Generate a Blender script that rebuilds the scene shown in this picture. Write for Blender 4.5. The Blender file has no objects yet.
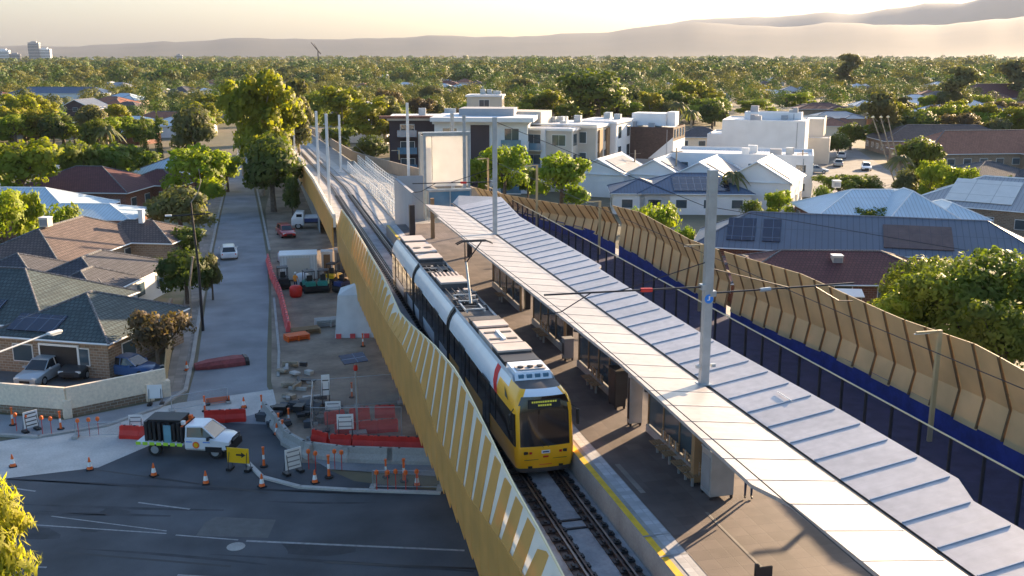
import bpy, bmesh, math, random
import numpy as np
from mathutils import Vector, Matrix
R=math.radians
random.seed(7)
scene=bpy.context.scene
col=scene.collection
# ---------------------------------------------------------------- camera
CF=1020.0; CH=22.0; HY=54.0; VX=245.0
PITCH=math.atan((288-HY)/CF)
YAW=math.atan((512-VX)/(CF*math.cos(PITCH)+(288-HY)*math.sin(PITCH)))
cam=bpy.data.cameras.new('camera'); camo=bpy.data.objects.new('camera',cam); col.objects.link(camo)
cam.sensor_width=36; cam.lens=CF/1024*36; cam.clip_end=40000; cam.clip_start=.5
camo.location=(0,0,CH); camo.rotation_euler=(math.pi/2-PITCH,0,-YAW)
scene.camera=camo
# ---------------------------------------------------------------- light
SUN_AZ=R(53); SUN_EL=R(15)
w=bpy.data.worlds.new('World'); scene.world=w; w.use_nodes=True
nt=w.node_tree; bg=nt.nodes['Background']
sky=nt.nodes.new('ShaderNodeTexSky'); sky.sky_type='NISHITA'; sky.sun_disc=False
sky.sun_elevation=SUN_EL; sky.sun_rotation=SUN_AZ; sky.altitude=50; sky.air_density=1.3; sky.dust_density=3.0; sky.ozone_density=4.6
nt.links.new(sky.outputs[0],bg.inputs[0]); bg.inputs[1].default_value=.066
sl=bpy.data.lights.new('sun','SUN'); sl.energy=3.6; sl.angle=R(.6); sl.color=(1,.72,.44)
so=bpy.data.objects.new('sun',sl); col.objects.link(so)
SV=Vector((math.sin(SUN_AZ)*math.cos(SUN_EL),math.cos(SUN_AZ)*math.cos(SUN_EL),math.sin(SUN_EL)))
so.rotation_euler=SV.to_track_quat('Z','Y').to_euler(); so.location=(60,40,60)
vs=scene.view_settings; vs.view_transform='Standard'; vs.look='None'; vs.gamma=1; vs.use_curve_mapping=False; vs.exposure=2.3
scene.cycles.volume_bounces=1; scene.cycles.max_bounces=6; scene.cycles.transparent_max_bounces=16
HAZE=0.00003
# ---------------------------------------------------------------- pixel <-> world survey helpers
_f=(math.sin(YAW)*math.cos(PITCH),math.cos(YAW)*math.cos(PITCH),-math.sin(PITCH))
_r=(math.cos(YAW),-math.sin(YAW),0)
_u=(math.sin(YAW)*math.sin(PITCH),math.cos(YAW)*math.sin(PITCH),math.cos(PITCH))
def ray(px,py):
    a=(px-512)/CF;b=(288-py)/CF
    return Vector([_f[i]+a*_r[i]+b*_u[i] for i in range(3)])
def G(px,py,z=0.):
    d=ray(px,py); t=(z-CH)/d.z
    return Vector((d.x*t,d.y*t,z))
def Zat(px,py,x,y):
    """height of the survey ray at the ground distance of point (x,y)"""
    d=ray(px,py); t=math.hypot(x,y)/math.hypot(d.x,d.y)
    return CH+d.z*t
def proj(x,y,z):
    v=Vector((x,y,z-CH)); dd=v.dot(Vector(_f))
    if dd<=0: return (-9999,-9999)
    return (512+CF*v.dot(Vector(_r))/dd,288-CF*v.dot(Vector(_u))/dd)
# ---------------------------------------------------------------- materials
def mat(name,c,rough=.8,metal=0.,var=.14,vs=1.2,pat=None,bump=0.,spec=.4,trans=0.,emit=None,coat=0.,objvar=0.,alpha=1.,c2=None,fine=0.,tcol=None):
    m=bpy.data.materials.new(name); m.use_nodes=True
    t=m.node_tree; N=t.nodes; L=t.links; b=N['Principled BSDF']; out=N['Material Output']
    b.inputs['Roughness'].default_value=rough; b.inputs['Metallic'].default_value=metal
    b.inputs['Specular IOR Level'].default_value=spec
    if coat: b.inputs['Coat Weight'].default_value=coat; b.inputs['Coat Roughness'].default_value=.08
    tc=N.new('ShaderNodeTexCoord')
    def noise(scale,detail=5):
        n=N.new('ShaderNodeTexNoise'); n.inputs['Scale'].default_value=scale; n.inputs['Detail'].default_value=detail
        L.new(tc.outputs['Object'],n.inputs['Vector']); return n.outputs['Fac']
    def mixc(fac,A,B,mode='MIX'):
        x=N.new('ShaderNodeMix'); x.data_type='RGBA'; x.blend_type=mode
        for s,v in ((x.inputs[0],fac),(x.inputs[6],A),(x.inputs[7],B)):
            if hasattr(v,'is_linked'): L.new(v,s)
            elif isinstance(v,(int,float)): s.default_value=v
            else: s.default_value=(*v[:3],1)
        return x.outputs[2]
    def math_(op,a,bb=0.,cc=None):
        x=N.new('ShaderNodeMath'); x.operation=op
        for s,v in zip(x.inputs,(a,bb,cc)):
            if v is None: continue
            if hasattr(v,'is_linked'): L.new(v,s)
            else: s.default_value=v
        return x.outputs[0]
    lo=[x*(1-var) for x in c]; hi=[min(1,x*(1+var)) for x in c]
    if c2: hi=c2
    n1=noise(vs); r=N.new('ShaderNodeMapRange'); r.inputs[1].default_value=.32; r.inputs[2].default_value=.68; L.new(n1,r.inputs[0])
    base=mixc(r.outputs[0],lo,hi)
    hgt=None
    if fine:
        n2=noise(fine,3); k=math_('MULTIPLY_ADD',n2,.5,.75); 
        cmb=N.new('ShaderNodeCombineColor'); [L.new(k,cmb.inputs[i]) for i in range(3)]
        base=mixc(1.,base,cmb.outputs[0],'MULTIPLY'); hgt=n2
    if pat:
        kind,pu,pv,ms,pc,off=pat
        uv=N.new('ShaderNodeUVMap')
        bk=N.new('ShaderNodeTexBrick'); L.new(uv.outputs[0],bk.inputs['Vector'])
        bk.inputs['Scale'].default_value=1; bk.inputs['Brick Width'].default_value=pu; bk.inputs['Row Height'].default_value=pv
        bk.inputs['Mortar Size'].default_value=ms; bk.inputs['Mortar Smooth'].default_value=.3; bk.offset=off; bk.offset_frequency=2
        bk.inputs['Color1'].default_value=(1,1,1,1); bk.inputs['Color2'].default_value=(.72,.72,.72,1) if kind in('brick','tile') else (.97,.97,.97,1)
        bk.inputs['Mortar'].default_value=(1,1,1,1)
        base=mixc(1.,base,bk.outputs['Color'],'MULTIPLY')
        base=mixc(bk.outputs['Fac'],base,pc)
        inv=math_('SUBTRACT',1.,bk.outputs['Fac']); hgt=inv; bump=bump or .3
    if objvar:
        oi=N.new('ShaderNodeObjectInfo'); hs=N.new('ShaderNodeHueSaturation')
        L.new(math_('MULTIPLY_ADD',oi.outputs['Random'],objvar*.07,.5-objvar*.03),hs.inputs['Hue'])
        rr=math_('FRACT',math_('MULTIPLY',oi.outputs['Random'],7.31))
        L.new(math_('MULTIPLY_ADD',rr,objvar,1-objvar*.5),hs.inputs['Value'])
        L.new(base,hs.inputs['Color']); base=hs.outputs[0]
    L.new(base,b.inputs['Base Color'])
    if bump and hgt is not None:
        bp=N.new('ShaderNodeBump'); bp.inputs['Strength'].default_value=bump; bp.inputs['Distance'].default_value=.03
        L.new(hgt,bp.inputs['Height']); L.new(bp.outputs[0],b.inputs['Normal'])
    last=b.outputs[0]
    if trans:
        tr=N.new('ShaderNodeBsdfTranslucent'); L.new(mixc(1.,base,tcol,'MULTIPLY') if tcol else base,tr.inputs[0]); mx=N.new('ShaderNodeMixShader'); mx.inputs[0].default_value=trans
        L.new(last,mx.inputs[1]); L.new(tr.outputs[0],mx.inputs[2]); last=mx.outputs[0]; L.new(last,out.inputs[0])
    if alpha<1:
        tr=N.new('ShaderNodeBsdfTransparent'); mx=N.new('ShaderNodeMixShader'); mx.inputs[0].default_value=1-alpha
        L.new(last,mx.inputs[1]); L.new(tr.outputs[0],mx.inputs[2]); L.new(mx.outputs[0],out.inputs[0])
    if emit:
        b.inputs['Emission Color'].default_value=(*emit[:3],1); b.inputs['Emission Strength'].default_value=emit[3]
    return m
MT={}
def dm(name,*a,**k): MT[name]=mat(name,*a,**k)
# ground & roads
dm('ground',(.10,.10,.055),var=.0,c2=(.17,.14,.09),vs=.05,fine=.6)
dm('asphalt',(.072,.078,.088),rough=.85,var=.34,vs=.28,fine=22,bump=.15)
dm('asphalt_old',(.24,.25,.265),rough=.88,var=.2,vs=.3,fine=14,bump=.15)
dm('asphalt_pale',(.17,.17,.17),rough=.9,var=.2,vs=.25,fine=9,bump=.1)
dm('asphalt_dark',(.045,.048,.055),rough=.8,var=.3,vs=.9,fine=10)
dm('asphalt_patch',(.12,.12,.12),rough=.9,var=.1,vs=2,fine=20)
dm('concrete',(.36,.35,.33),rough=.85,var=.15,vs=.8,fine=12)
dm('concrete_pale',(.48,.46,.43),rough=.8,var=.12,vs=.7,fine=9)
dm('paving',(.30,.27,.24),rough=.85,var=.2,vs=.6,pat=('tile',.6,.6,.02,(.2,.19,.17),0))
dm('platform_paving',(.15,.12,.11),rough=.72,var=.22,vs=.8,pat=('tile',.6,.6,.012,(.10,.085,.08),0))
dm('dirt',(.17,.13,.10),var=.0,c2=(.36,.29,.22),vs=.35,fine=3,bump=.3)
dm('verge',(.13,.14,.06),var=.0,c2=(.24,.19,.12),vs=.6,fine=4)
dm('trackbed',(.33,.33,.34),rough=.85,var=.2,vs=.9,fine=8)
dm('path_surface',(.06,.06,.12),rough=.8,var=.25,vs=1.5,fine=8)  # purple blue of the path's shade put into its colour
dm('shade_blue',(.02,.04,.22),rough=.7,var=.25,vs=1.5,fine=8)  # blue of the shaded screen foot, painted as colour
dm('hills',(.022,.026,.026),var=0,c2=(.05,.045,.035),vs=.0016,fine=.004)
# paint / metal / plastics
dm('white',(.8,.8,.78),rough=.5,var=.05)
dm('white_wall',(.74,.75,.76),rough=.8,var=.06,vs=.5)
dm('cream_wall',(.84,.70,.53),rough=.85,var=.03,vs=.6,fine=6)
dm('white_metal',(.72,.72,.7),rough=.45,var=.06,metal=.0)
dm('galv',(.42,.45,.47),rough=.45,metal=.55,var=.12,vs=2)
dm('steel_dark',(.045,.042,.045),rough=.5,metal=.3,var=.2)
dm('rail_steel',(.10,.07,.06),rough=.45,metal=.7,var=.2)
dm('rail_top',(.22,.18,.16),rough=.4,metal=.8,var=.2)
dm('black',(.02,.02,.022),rough=.5,var=.2)
dm('rubber',(.02,.02,.02),rough=.85,var=.2)
dm('grey',(.25,.25,.26),rough=.7,var=.1)
dm('orange',(.85,.16,.03),rough=.5,var=.06)
dm('red_plastic',(.62,.03,.02),rough=.45,var=.12,vs=2)
dm('pink_plastic',(.75,.10,.10),rough=.5,var=.15,vs=1)
dm('sign_yellow',(.85,.48,.01),rough=.4,var=.05)
dm('yellow_line',(.80,.50,.03),rough=.6,var=.12,vs=3)
dm('road_white',(.30,.30,.30),rough=.7,var=.25,vs=4)
dm('tactile',(.55,.56,.58),rough=.8,var=.1,vs=2,pat=('tile',.3,.3,.02,(.4,.41,.43),0))
dm('blue_sign',(.03,.22,.7),rough=.4,var=.03)
dm('green_teal',(.02,.25,.20),rough=.45,var=.1)
dm('navy',(.03,.05,.16),rough=.45,var=.1)
dm('red_car',(.45,.02,.02),rough=.3,coat=.6,var=.03)
dm('white_car',(.75,.76,.78),rough=.3,coat=.6,var=.03)
dm('silver_car',(.42,.47,.50),rough=.3,coat=.6,metal=.3,var=.03)
dm('blue_car',(.05,.12,.28),rough=.3,coat=.6,var=.03)
dm('dark_car',(.04,.045,.05),rough=.3,coat=.6,var=.03)
dm('car_glass',(.02,.025,.03),rough=.08,spec=.8,var=0)
dm('glass',(.06,.09,.11),rough=.08,spec=.8,var=.2,vs=.4)
dm('glass_blue',(.10,.22,.32),rough=.12,spec=.8,var=.1)
dm('lamp_glass',(.8,.8,.75),rough=.3,var=0)
dm('headlight',(.85,.85,.82),rough=.15,var=0)
dm('taillight',(.6,.02,.02),rough=.2,var=0)
# canopy and screens
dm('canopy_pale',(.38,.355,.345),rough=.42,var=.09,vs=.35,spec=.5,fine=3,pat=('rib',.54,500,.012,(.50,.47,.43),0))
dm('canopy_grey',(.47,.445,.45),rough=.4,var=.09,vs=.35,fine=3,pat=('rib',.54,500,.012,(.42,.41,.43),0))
dm('rib_shade_blue',(.30,.36,.45),rough=.5,var=.05)  # blue of the ribs' shadow side put into the colour
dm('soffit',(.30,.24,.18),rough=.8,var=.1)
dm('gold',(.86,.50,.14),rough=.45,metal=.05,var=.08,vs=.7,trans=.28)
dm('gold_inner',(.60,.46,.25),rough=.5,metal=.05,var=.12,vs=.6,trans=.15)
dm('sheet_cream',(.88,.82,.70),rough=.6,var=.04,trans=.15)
dm('gold_trim',(.82,.68,.40),rough=.4,metal=.1,var=.05)
dm('gap_shade',(.16,.10,.05),rough=.7,var=.15)  # shade in the gaps between screen boards, as a dark colour
dm('poly_panel',(.88,.86,.82),rough=.5,var=.03,trans=.45)
# tram
dm('tram_yellow',(.98,.47,.01),rough=.28,coat=.5,var=.02)
dm('tram_white',(.74,.79,.84),rough=.3,coat=.4,var=.04)
dm('tram_red',(.70,.015,.02),rough=.55,var=.03)
dm('tram_glass',(.018,.012,.012),rough=.06,spec=.9,var=.3)
dm('tram_roof',(.56,.48,.42),rough=.6,var=.08,vs=2)
dm('tram_grey',(.09,.085,.085),rough=.7,var=.2)
dm('tram_seat',(.15,.16,.25),rough=.8)
dm('led',(.25,.25,.02),rough=.4,var=0,emit=(.7,.75,.12,.06))
# buildings
dm('brick_tan',(.30,.20,.13),var=.12,pat=('brick',.45,.2,.02,(.36,.33,.28),.5))
dm('brick_red',(.24,.085,.055),var=.12,pat=('brick',.45,.2,.02,(.30,.22,.18),.5))
dm('brick_brown',(.10,.065,.055),var=.12,pat=('brick',.5,.25,.015,(.08,.06,.05),.5))
dm('render_cream',(.58,.52,.44),var=.06,vs=.5)
dm('render_grey',(.36,.37,.39),var=.06,vs=.5)
dm('render_dark',(.075,.055,.06),var=.1,vs=.5)
dm('timber_fence',(.45,.33,.17),var=.18,pat=('plank',.2,5,.012,(.2,.15,.08),0))
dm('timber',(.30,.19,.10),var=.15)
TILE=lambda:('tile',.34,.38,.035,None,.5)
def tilemat(n,c,dark=.45,**k):
    dm(n,c,var=.14,vs=.8,rough=.8,pat=('tile',.34,.40,.05,tuple(x*dark for x in c),.5),bump=.6,**k)
tilemat('tile_teal',(.075,.105,.11)); tilemat('tile_charcoal',(.085,.085,.10)); tilemat('tile_brown',(.155,.112,.10))
tilemat('tile_red',(.25,.08,.055)); tilemat('tile_terracotta',(.38,.15,.09)); tilemat('tile_maroon',(.15,.05,.05)); tilemat('tile_grey',(.2,.2,.21))
def ribmat(n,c,per=.45,**k):
    dm(n,c,var=.06,vs=.6,rough=.5,pat=('rib',per,500,.04,tuple(x*.62 for x in c),0),bump=.5,**k)
ribmat('metal_ltblue',(.50,.61,.68)); ribmat('metal_white',(.66,.67,.68)); ribmat('metal_slate',(.13,.15,.19),.6); ribmat('metal_navy',(.07,.11,.18)); ribmat('metal_grey',(.32,.33,.35)); ribmat('metal_cream',(.5,.46,.4))
dm('solar',(.012,.016,.04),rough=.15,spec=.7,var=.2,pat=('solar',1.0,1.65,.03,(.10,.12,.16),0))
dm('solar_warm',(.12,.07,.06),rough=.3,var=.2,pat=('solar',1.0,1.65,.03,(.08,.05,.05),0))
dm('skylight',(.62,.60,.56),rough=.35,var=.05,pat=('solar',3.,3.,.05,(.35,.34,.32),0))
dm('bark',(.13,.10,.075),var=.3,vs=3,fine=8)
dm('bark_pale',(.33,.27,.2),var=.3,vs=2,fine=8)
dm('fabric_white',(.62,.64,.66),rough=.8,var=.08)
dm('hivis',(.85,.30,.03),rough=.7,var=.05)
dm('skin',(.45,.27,.19),rough=.6,var=.05)
dm('jeans',(.04,.05,.09),rough=.9)
dm('cloth_pink',(.62,.36,.33),rough=.9)
dm('hair',(.04,.025,.015),rough=.8)
dm('meshdark',(.06,.05,.10),rough=.7,alpha=.32)
dm('mesh_wire',(.35,.33,.32),rough=.6,alpha=.28)
dm('mesh_red',(.55,.05,.03),rough=.6,alpha=.7)
dm('lime',(.45,.75,.05),rough=.5,var=.1)
dm('reflective',(.85,.85,.82),rough=.4,var=.03)
dm('fabric_teal',(.16,.33,.40),rough=.8)
dm('maroon',(.26,.06,.06),rough=.75,var=.25,vs=2,fine=8)
dm('container',(.62,.62,.60),rough=.6,var=.08,pat=('rib',.28,500,.03,(.42,.42,.41),0),bump=.5)
# leaves
def leaf(n,c,c2,tr=.38): dm(n,c,var=0,c2=c2,vs=.45,rough=.6,trans=tr,objvar=.38,spec=.25,tcol=(1.6,1.7,.6))
leaf('leaf_dark',(.045,.075,.018),(.12,.15,.03)); leaf('leaf_gum',(.14,.16,.02),(.31,.28,.03),.46); leaf('leaf_bright',(.13,.20,.015),(.30,.33,.03),.42)
leaf('leaf_olive',(.10,.115,.05),(.19,.18,.07)); leaf('leaf_brown',(.09,.07,.045),(.15,.11,.06)); leaf('leaf_yellow',(.24,.28,.03),(.42,.40,.05),.48)
leaf('leaf_mid',(.075,.115,.02),(.19,.22,.03)); leaf('leaf_pink',(.25,.16,.08),(.32,.2,.12))
dm('leaf_far2',(.035,.075,.02),var=0,c2=(.10,.15,.03),vs=.07,rough=.7,trans=.25,tcol=(1.6,1.6,.7))
dm('leaf_far3',(.08,.10,.03),var=0,c2=(.21,.20,.05),vs=.07,rough=.7,trans=.25,tcol=(1.5,1.5,.6))
dm('leaf_far',(.05,.085,.02),var=0,c2=(.19,.19,.035),vs=.07,rough=.7,trans=.25,tcol=(1.8,1.6,.7))
# ---------------------------------------------------------------- mesh builder
class MB:
    def __init__(s): s.v=[];s.f=[];s.m=[];s.mats=[];s.T=None
    def mi(s,m):
        if m not in s.mats: s.mats.append(m)
        return s.mats.index(m)
    def add(s,vs,fs,m):
        k=len(s.v); i=s.mi(m)
        for p in vs:
            p=Vector(p)
            if s.T is not None: p=s.T@p
            s.v.append(tuple(p))
        for f in fs: s.f.append([k+j for j in f]); s.m.append(i)
        return s
    def poly(s,pts,m): return s.add(pts,[list(range(len(pts)))],m)
    def box(s,x0,x1,y0,y1,z0,z1,m):
        return s.add([(x0,y0,z0),(x1,y0,z0),(x1,y1,z0),(x0,y1,z0),(x0,y0,z1),(x1,y0,z1),(x1,y1,z1),(x0,y1,z1)],
          [(0,3,2,1),(4,5,6,7),(0,1,5,4),(1,2,6,5),(2,3,7,6),(3,0,4,7)],m)
    def obox(s,c,d,rz,m,tilt=0):
        A=Matrix.Translation(Vector(c))@Matrix.Rotation(rz,4,'Z')@Matrix.Rotation(tilt,4,'X'); x,y,z=[q/2 for q in d]
        P=[A@Vector(p) for p in [(-x,-y,-z),(x,-y,-z),(x,y,-z),(-x,y,-z),(-x,-y,z),(x,-y,z),(x,y,z),(-x,y,z)]]
        return s.add(P,[(0,3,2,1),(4,5,6,7),(0,1,5,4),(1,2,6,5),(2,3,7,6),(3,0,4,7)],m)
    def prism(s,pts,z0,z1,m,mt=None):
        n=len(pts); V=[(p[0],p[1],z0) for p in pts]+[(p[0],p[1],z1) for p in pts]
        s.add(V,[[i,(i+1)%n,n+(i+1)%n,n+i] for i in range(n)]+[list(range(n))[::-1]],m)
        k=len(s.v)-n; s.f.append([k+i for i in range(n)]); s.m.append(s.mi(mt or m)); return s
    def tube(s,pts,r,m,n=6,cap=True):
        pts=[Vector(p) for p in pts]; rs=r if isinstance(r,(list,tuple)) else [r]*len(pts); V=[];F=[]
        for i,p in enumerate(pts):
            d=(pts[min(i+1,len(pts)-1)]-pts[max(i-1,0)]).normalized()
            a=d.orthogonal().normalized() if abs(d.z)>.98 else Vector((0,0,1)).cross(d).normalized()
            b=d.cross(a)
            for k in range(n):
                t=2*math.pi*k/n; V.append(p+(a*math.cos(t)+b*math.sin(t))*rs[i])
        for i in range(len(pts)-1):
            for k in range(n): F.append([i*n+k,i*n+(k+1)%n,(i+1)*n+(k+1)%n,(i+1)*n+k])
        if cap: F.append(list(range(n))[::-1]); F.append([(len(pts)-1)*n+k for k in range(n)])
        return s.add(V,F,m)
    def cyl(s,x,y,z0,z1,r,m,n=12,r1=None): return s.tube([(x,y,z0),(x,y,z1)],[r,r if r1 is None else r1],m,n)
    def lathe(s,prof,m,n=16,c=(0,0,0)):
        V=[];F=[]
        for (r,z) in prof:
            for k in range(n):
                t=2*math.pi*k/n; V.append((c[0]+r*math.cos(t),c[1]+r*math.sin(t),c[2]+z))
        for i in range(len(prof)-1):
            for k in range(n): F.append([i*n+k,i*n+(k+1)%n,(i+1)*n+(k+1)%n,(i+1)*n+k])
        F.append(list(range(n))[::-1]); F.append([(len(prof)-1)*n+k for k in range(n)])
        return s.add(V,F,m)
    def strip(s,A,B,m):
        V=list(A)+list(B); n=len(A)
        return s.add(V,[[i,i+1,n+i+1,n+i] for i in range(n-1)],m)
    def build(s,name,parent=None,world=True,bevel=0,smooth=False,fix=True,sub=0):
        me=bpy.data.meshes.new(name); me.from_pydata(s.v,[],s.f); 
        for m in s.mats: me.materials.append(MT[m])
        me.polygons.foreach_set('material_index',s.m)
        me.update()
        if fix:
            b=bmesh.new(); b.from_mesh(me); bmesh.ops.remove_doubles(b,verts=b.verts,dist=.0001) if smooth else None
            bmesh.ops.recalc_face_normals(b,faces=b.faces); b.to_mesh(me); b.free()
        uv=me.uv_layers.new(name='UVMap')
        for p in me.polygons:
            nz=p.normal
            if abs(nz.z)>.999: U=Vector((1,0,0)); W=Vector((0,1,0))
            else:
                U=Vector((0,0,1)).cross(nz).normalized(); W=nz.cross(U)
            for li in p.loop_indices:
                co=me.vertices[me.loops[li].vertex_index].co; uv.data[li].uv=(co.dot(U),co.dot(W))
        if smooth: me.shade_smooth()
        o=bpy.data.objects.new(name,me); col.objects.link(o)
        if smooth and smooth!='all': me.set_sharp_from_angle(angle=R(38))
        if parent is not None:
            o.parent=parent
            if world: o.matrix_parent_inverse=(Matrix.Translation(parent.location)@parent.rotation_euler.to_matrix().to_4x4()).inverted()
        if bevel:
            bm_=o.modifiers.new('bevel','BEVEL'); bm_.width=bevel; bm_.segments=2; bm_.limit_method='ANGLE'
        if sub:
            q=o.modifiers.new('sub','SUBSURF'); q.levels=sub; q.render_levels=sub
        return o
def tag(o,label=None,cat=None,group=None,kind=None):
    if label: o['label']=label
    if cat: o['category']=cat
    if group: o['group']=group
    if kind: o['kind']=kind
    return o
def thing(name,label,cat,loc=(0,0,0),rz=0,group=None):
    o=bpy.data.objects.new(name,None); col.objects.link(o); o.location=loc; o.rotation_euler=(0,0,rz); o.empty_display_size=.3
    return tag(o,label,cat,group)
def struct(mb,name,label=None,**k):
    o=mb.build(name,**k); o['kind']='structure'; o['label']=label or name.replace('_',' '); return o
def dup(root,loc,rz=0,scale=None,label=None,group=None):
    c=root.copy(); col.objects.link(c); c.location=loc; c.rotation_euler=(0,0,rz)
    if scale is not None: c.scale=(scale,)*3 if isinstance(scale,(int,float)) else scale
    if label: c['label']=label
    if group: c['group']=group
    for ch in list(root.children):
        d=ch.copy(); col.objects.link(d); d.parent=c
        for g in list(ch.children):
            e=g.copy(); col.objects.link(e); e.parent=d
    return c
# ================================================================ SETTING
b=MB(); b.poly([(-16000,-2500,0),(16000,-2500,0),(16000,15000,0),(-16000,15000,0)],'ground'); struct(b,'ground','flat suburban ground running out to the hills',fix=False)
# hills : two ridges read off the skyline, at their real distance
def ridge(name,prof,D0,D1,label,seed,ext=900):
    rnd=np.random.RandomState(seed); px=np.arange(-700,1800,12.)
    xs=[p[0] for p in prof]; ys=[p[1] for p in prof]
    top=np.interp(px,xs,ys)
    for a_,f_ in ((.9,.021),(.6,.047),(.45,.093),(.3,.19)): top=top+a_*np.sin(px*f_+seed*1.7+f_*100)
    V=[];nd=18;F=[]
    ph=rnd.rand(12)*6.28; fr=rnd.rand(12)*.05+.01
    for j in range(nd):
        t=j/(nd-1)
        for i,p in enumerate(px):
            d=ray(p,HY); hd=Vector((d.x,d.y)).normalized()
            Dr=D1*(1+.05*math.sin(p*.006+seed)); 
            hr=(HY-top[i])/CF*Dr*hd.dot(Vector((_f[0],_f[1])).normalized())**-1*.97+CH
            tt=t/.72
            sh=(math.sin(min(tt,1)*math.pi/2)**1.5) if tt<=1 else 1-(tt-1)*1.2
            gul=sum(math.sin(p*fr[k]*1.6+ph[k]+t*3*math.sin(k)) for k in range(12))/12
            h=max(hr,5)*sh*(1+ (.13*gul*math.sin(min(tt,1)*math.pi) ))
            D=D0+(Dr-D0)*tt
            V.append((hd.x*D,hd.y*D,h-1.0 if j else -3))
    n=len(px)
    for j in range(nd-1):
        for i in range(n-1): F.append((j*n+i,j*n+i+1,(j+1)*n+i+1,(j+1)*n+i))
    b=MB(); b.add(V,F,'hills'); o=struct(b,name,label,smooth='all',fix=False)
ridge('hills',[(-700,50),(0,47),(60,47),(120,45),(175,45),(215,41),(250,39),(300,40),(350,38),(400,38),(450,37),(512,38),(545,36),(595,33),(640,27),(690,25),(740,27),(785,31),(820,27),(868,28),(930,29),(968,28),(1024,24),(1100,25),(1800,40)],5200,7800,'long hazy ridge of low brown hills across the horizon',3)
ridge('mountain_ridge',[(-700,60),(560,60),(620,31),(690,23),(740,20),(768,21),(790,20),(828,17),(850,18),(875,14),(905,13),(925,10),(945,12),(958,14),(975,10),(998,5),(1024,4),(1080,9),(1300,25),(1800,50)],8600,11000,'higher hazy ridge behind the hills at the right',11)
# main road crossing under the viaduct
RO=Vector((0,44.9)); RD=Vector((.9354,-.3536)); RN=Vector((.3536,.9354))
def RP(s,n,z=0.): q=RO+RD*s+RN*n; return (q.x,q.y,z)
b=MB(); b.poly([RP(-160,-15,.008),RP(200,-15,.008),RP(200,6.4,.008),RP(6,6.4,.008),RP(2,7.0,.008),RP(0,8.5,.008),RP(-1,14,.008),RP(-5,22,.008),RP(-12.5,17,.008),RP(-14,14,.008),RP(-20,10.4,.008),RP(-160,10.4,.008)],'asphalt'); struct(b,'main_road','dark asphalt main road passing under the viaduct',fix=False)
b=MB()
b.poly([RP(-160,-15,0),RP(200,-15,0),RP(200,-24,0),RP(-160,-24,0)][::-1],'paving')
for p in []: pass
b2=MB(); b2.prism([RP(-160,-15),RP(200,-15),RP(200,-22),RP(-160,-22)],0,.13,'paving'); struct(b2,'footpath','paved footpath along the near side of the main road')
# side street
SL=[G(250,405),G(205,372),(-4.6,75.6,0),(-4.7,95,0),(-4.7,120,0),(-4.5,147,0),(-4.0,189,0),(-3.2,225,0),(-2,330,0),(-1,520,0)]
SR=[G(285,408),G(262,390),(.35,76,0),(.9,94,0),(1.1,115,0),(.9,133,0),(.2,174,0),(-.2,205,0),(2.5,330,0),(4,520,0)]
SL=[(p[0],p[1],.014) for p in SL]; SR=[(p[0],p[1],.014) for p in SR]
SL[0]=(-4.9,62.5,.014); SL[1]=(-4.9,67,.014); SR[0]=(1.4,60,.014); SR[1]=(0.2,68,.014)
b=MB(); b.strip(SL,SR,'asphalt_old'); struct(b,'side_street','straight bluish grey side street running away beside the viaduct',fix=False)
# turning area and intersection apron, sunlight painted in as its pale colour
b=MB(); b.poly([(-15.5,55.5,.02),(-9,56.0,.02),(-5.2,60.2,.02),(2.0,64.0,.02),(1.6,67.5,.02),(-5.4,66.0,.02),(-12,62.3,.02),(-17,61.0,.02)],'concrete_pale'); struct(b,'sunlit_apron','apron at the mouth of the side street with sunlight painted in as pale colour',fix=False)
# dirt yard beside the street and under the deck
b=MB(); b.poly([(.9,60,.03),(1.6,54,.03),(9,50.7,.03),(34,41,.03),(34,96,.03),(24,150,.03),(3,178,.03),(1.6,150,.03),(1.5,112,.03),(.8,80,.03),(.5,69,.03)],'dirt'); struct(b,'construction_yard','bare dirt work yard between the side street and the viaduct',fix=False)
b=MB(); b.poly([(1.2,56.6,.036),(3.2,52.6,.036),(9.2,50.0,.036),(9.5,53.4,.036),(4,55.3,.036)],'asphalt_old'); struct(b,'path','asphalt path in front of the concrete barrier',fix=False)
# kerbs
b=MB()
def kerb(pts,w=.28,h=.14,m='concrete'):
    for a,c in zip(pts[:-1],pts[1:]):
        a=Vector(a[:2]);c=Vector(c[:2]); mid=(a+c)/2; d=c-a
        b.obox((mid.x,mid.y,h/2),(d.length+.06,w,h),math.atan2(d.y,d.x),m)
kerb([(-60,79),(-34,70.2),(-20,64.4),(-13,61.6),(-9.4,62.6),(-6.6,65.2),(-5.1,68.4),(-5.0,75.6),(-5.05,95),(-5.05,120),(-4.85,147),(-4.4,189),(-3.5,225)])
kerb([G(236,452),G(262,478),G(300,488),G(350,491),G(440,494)],.25,.12,'concrete_pale')
kerb([(1.0,70),(1.25,76),(1.35,94)],.2,.12); kerb([(1.5,118),(1.3,133),(.7,174)],.25,.14)
struct(b,'kerb','concrete kerbs along the side street and the road edge')
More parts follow.
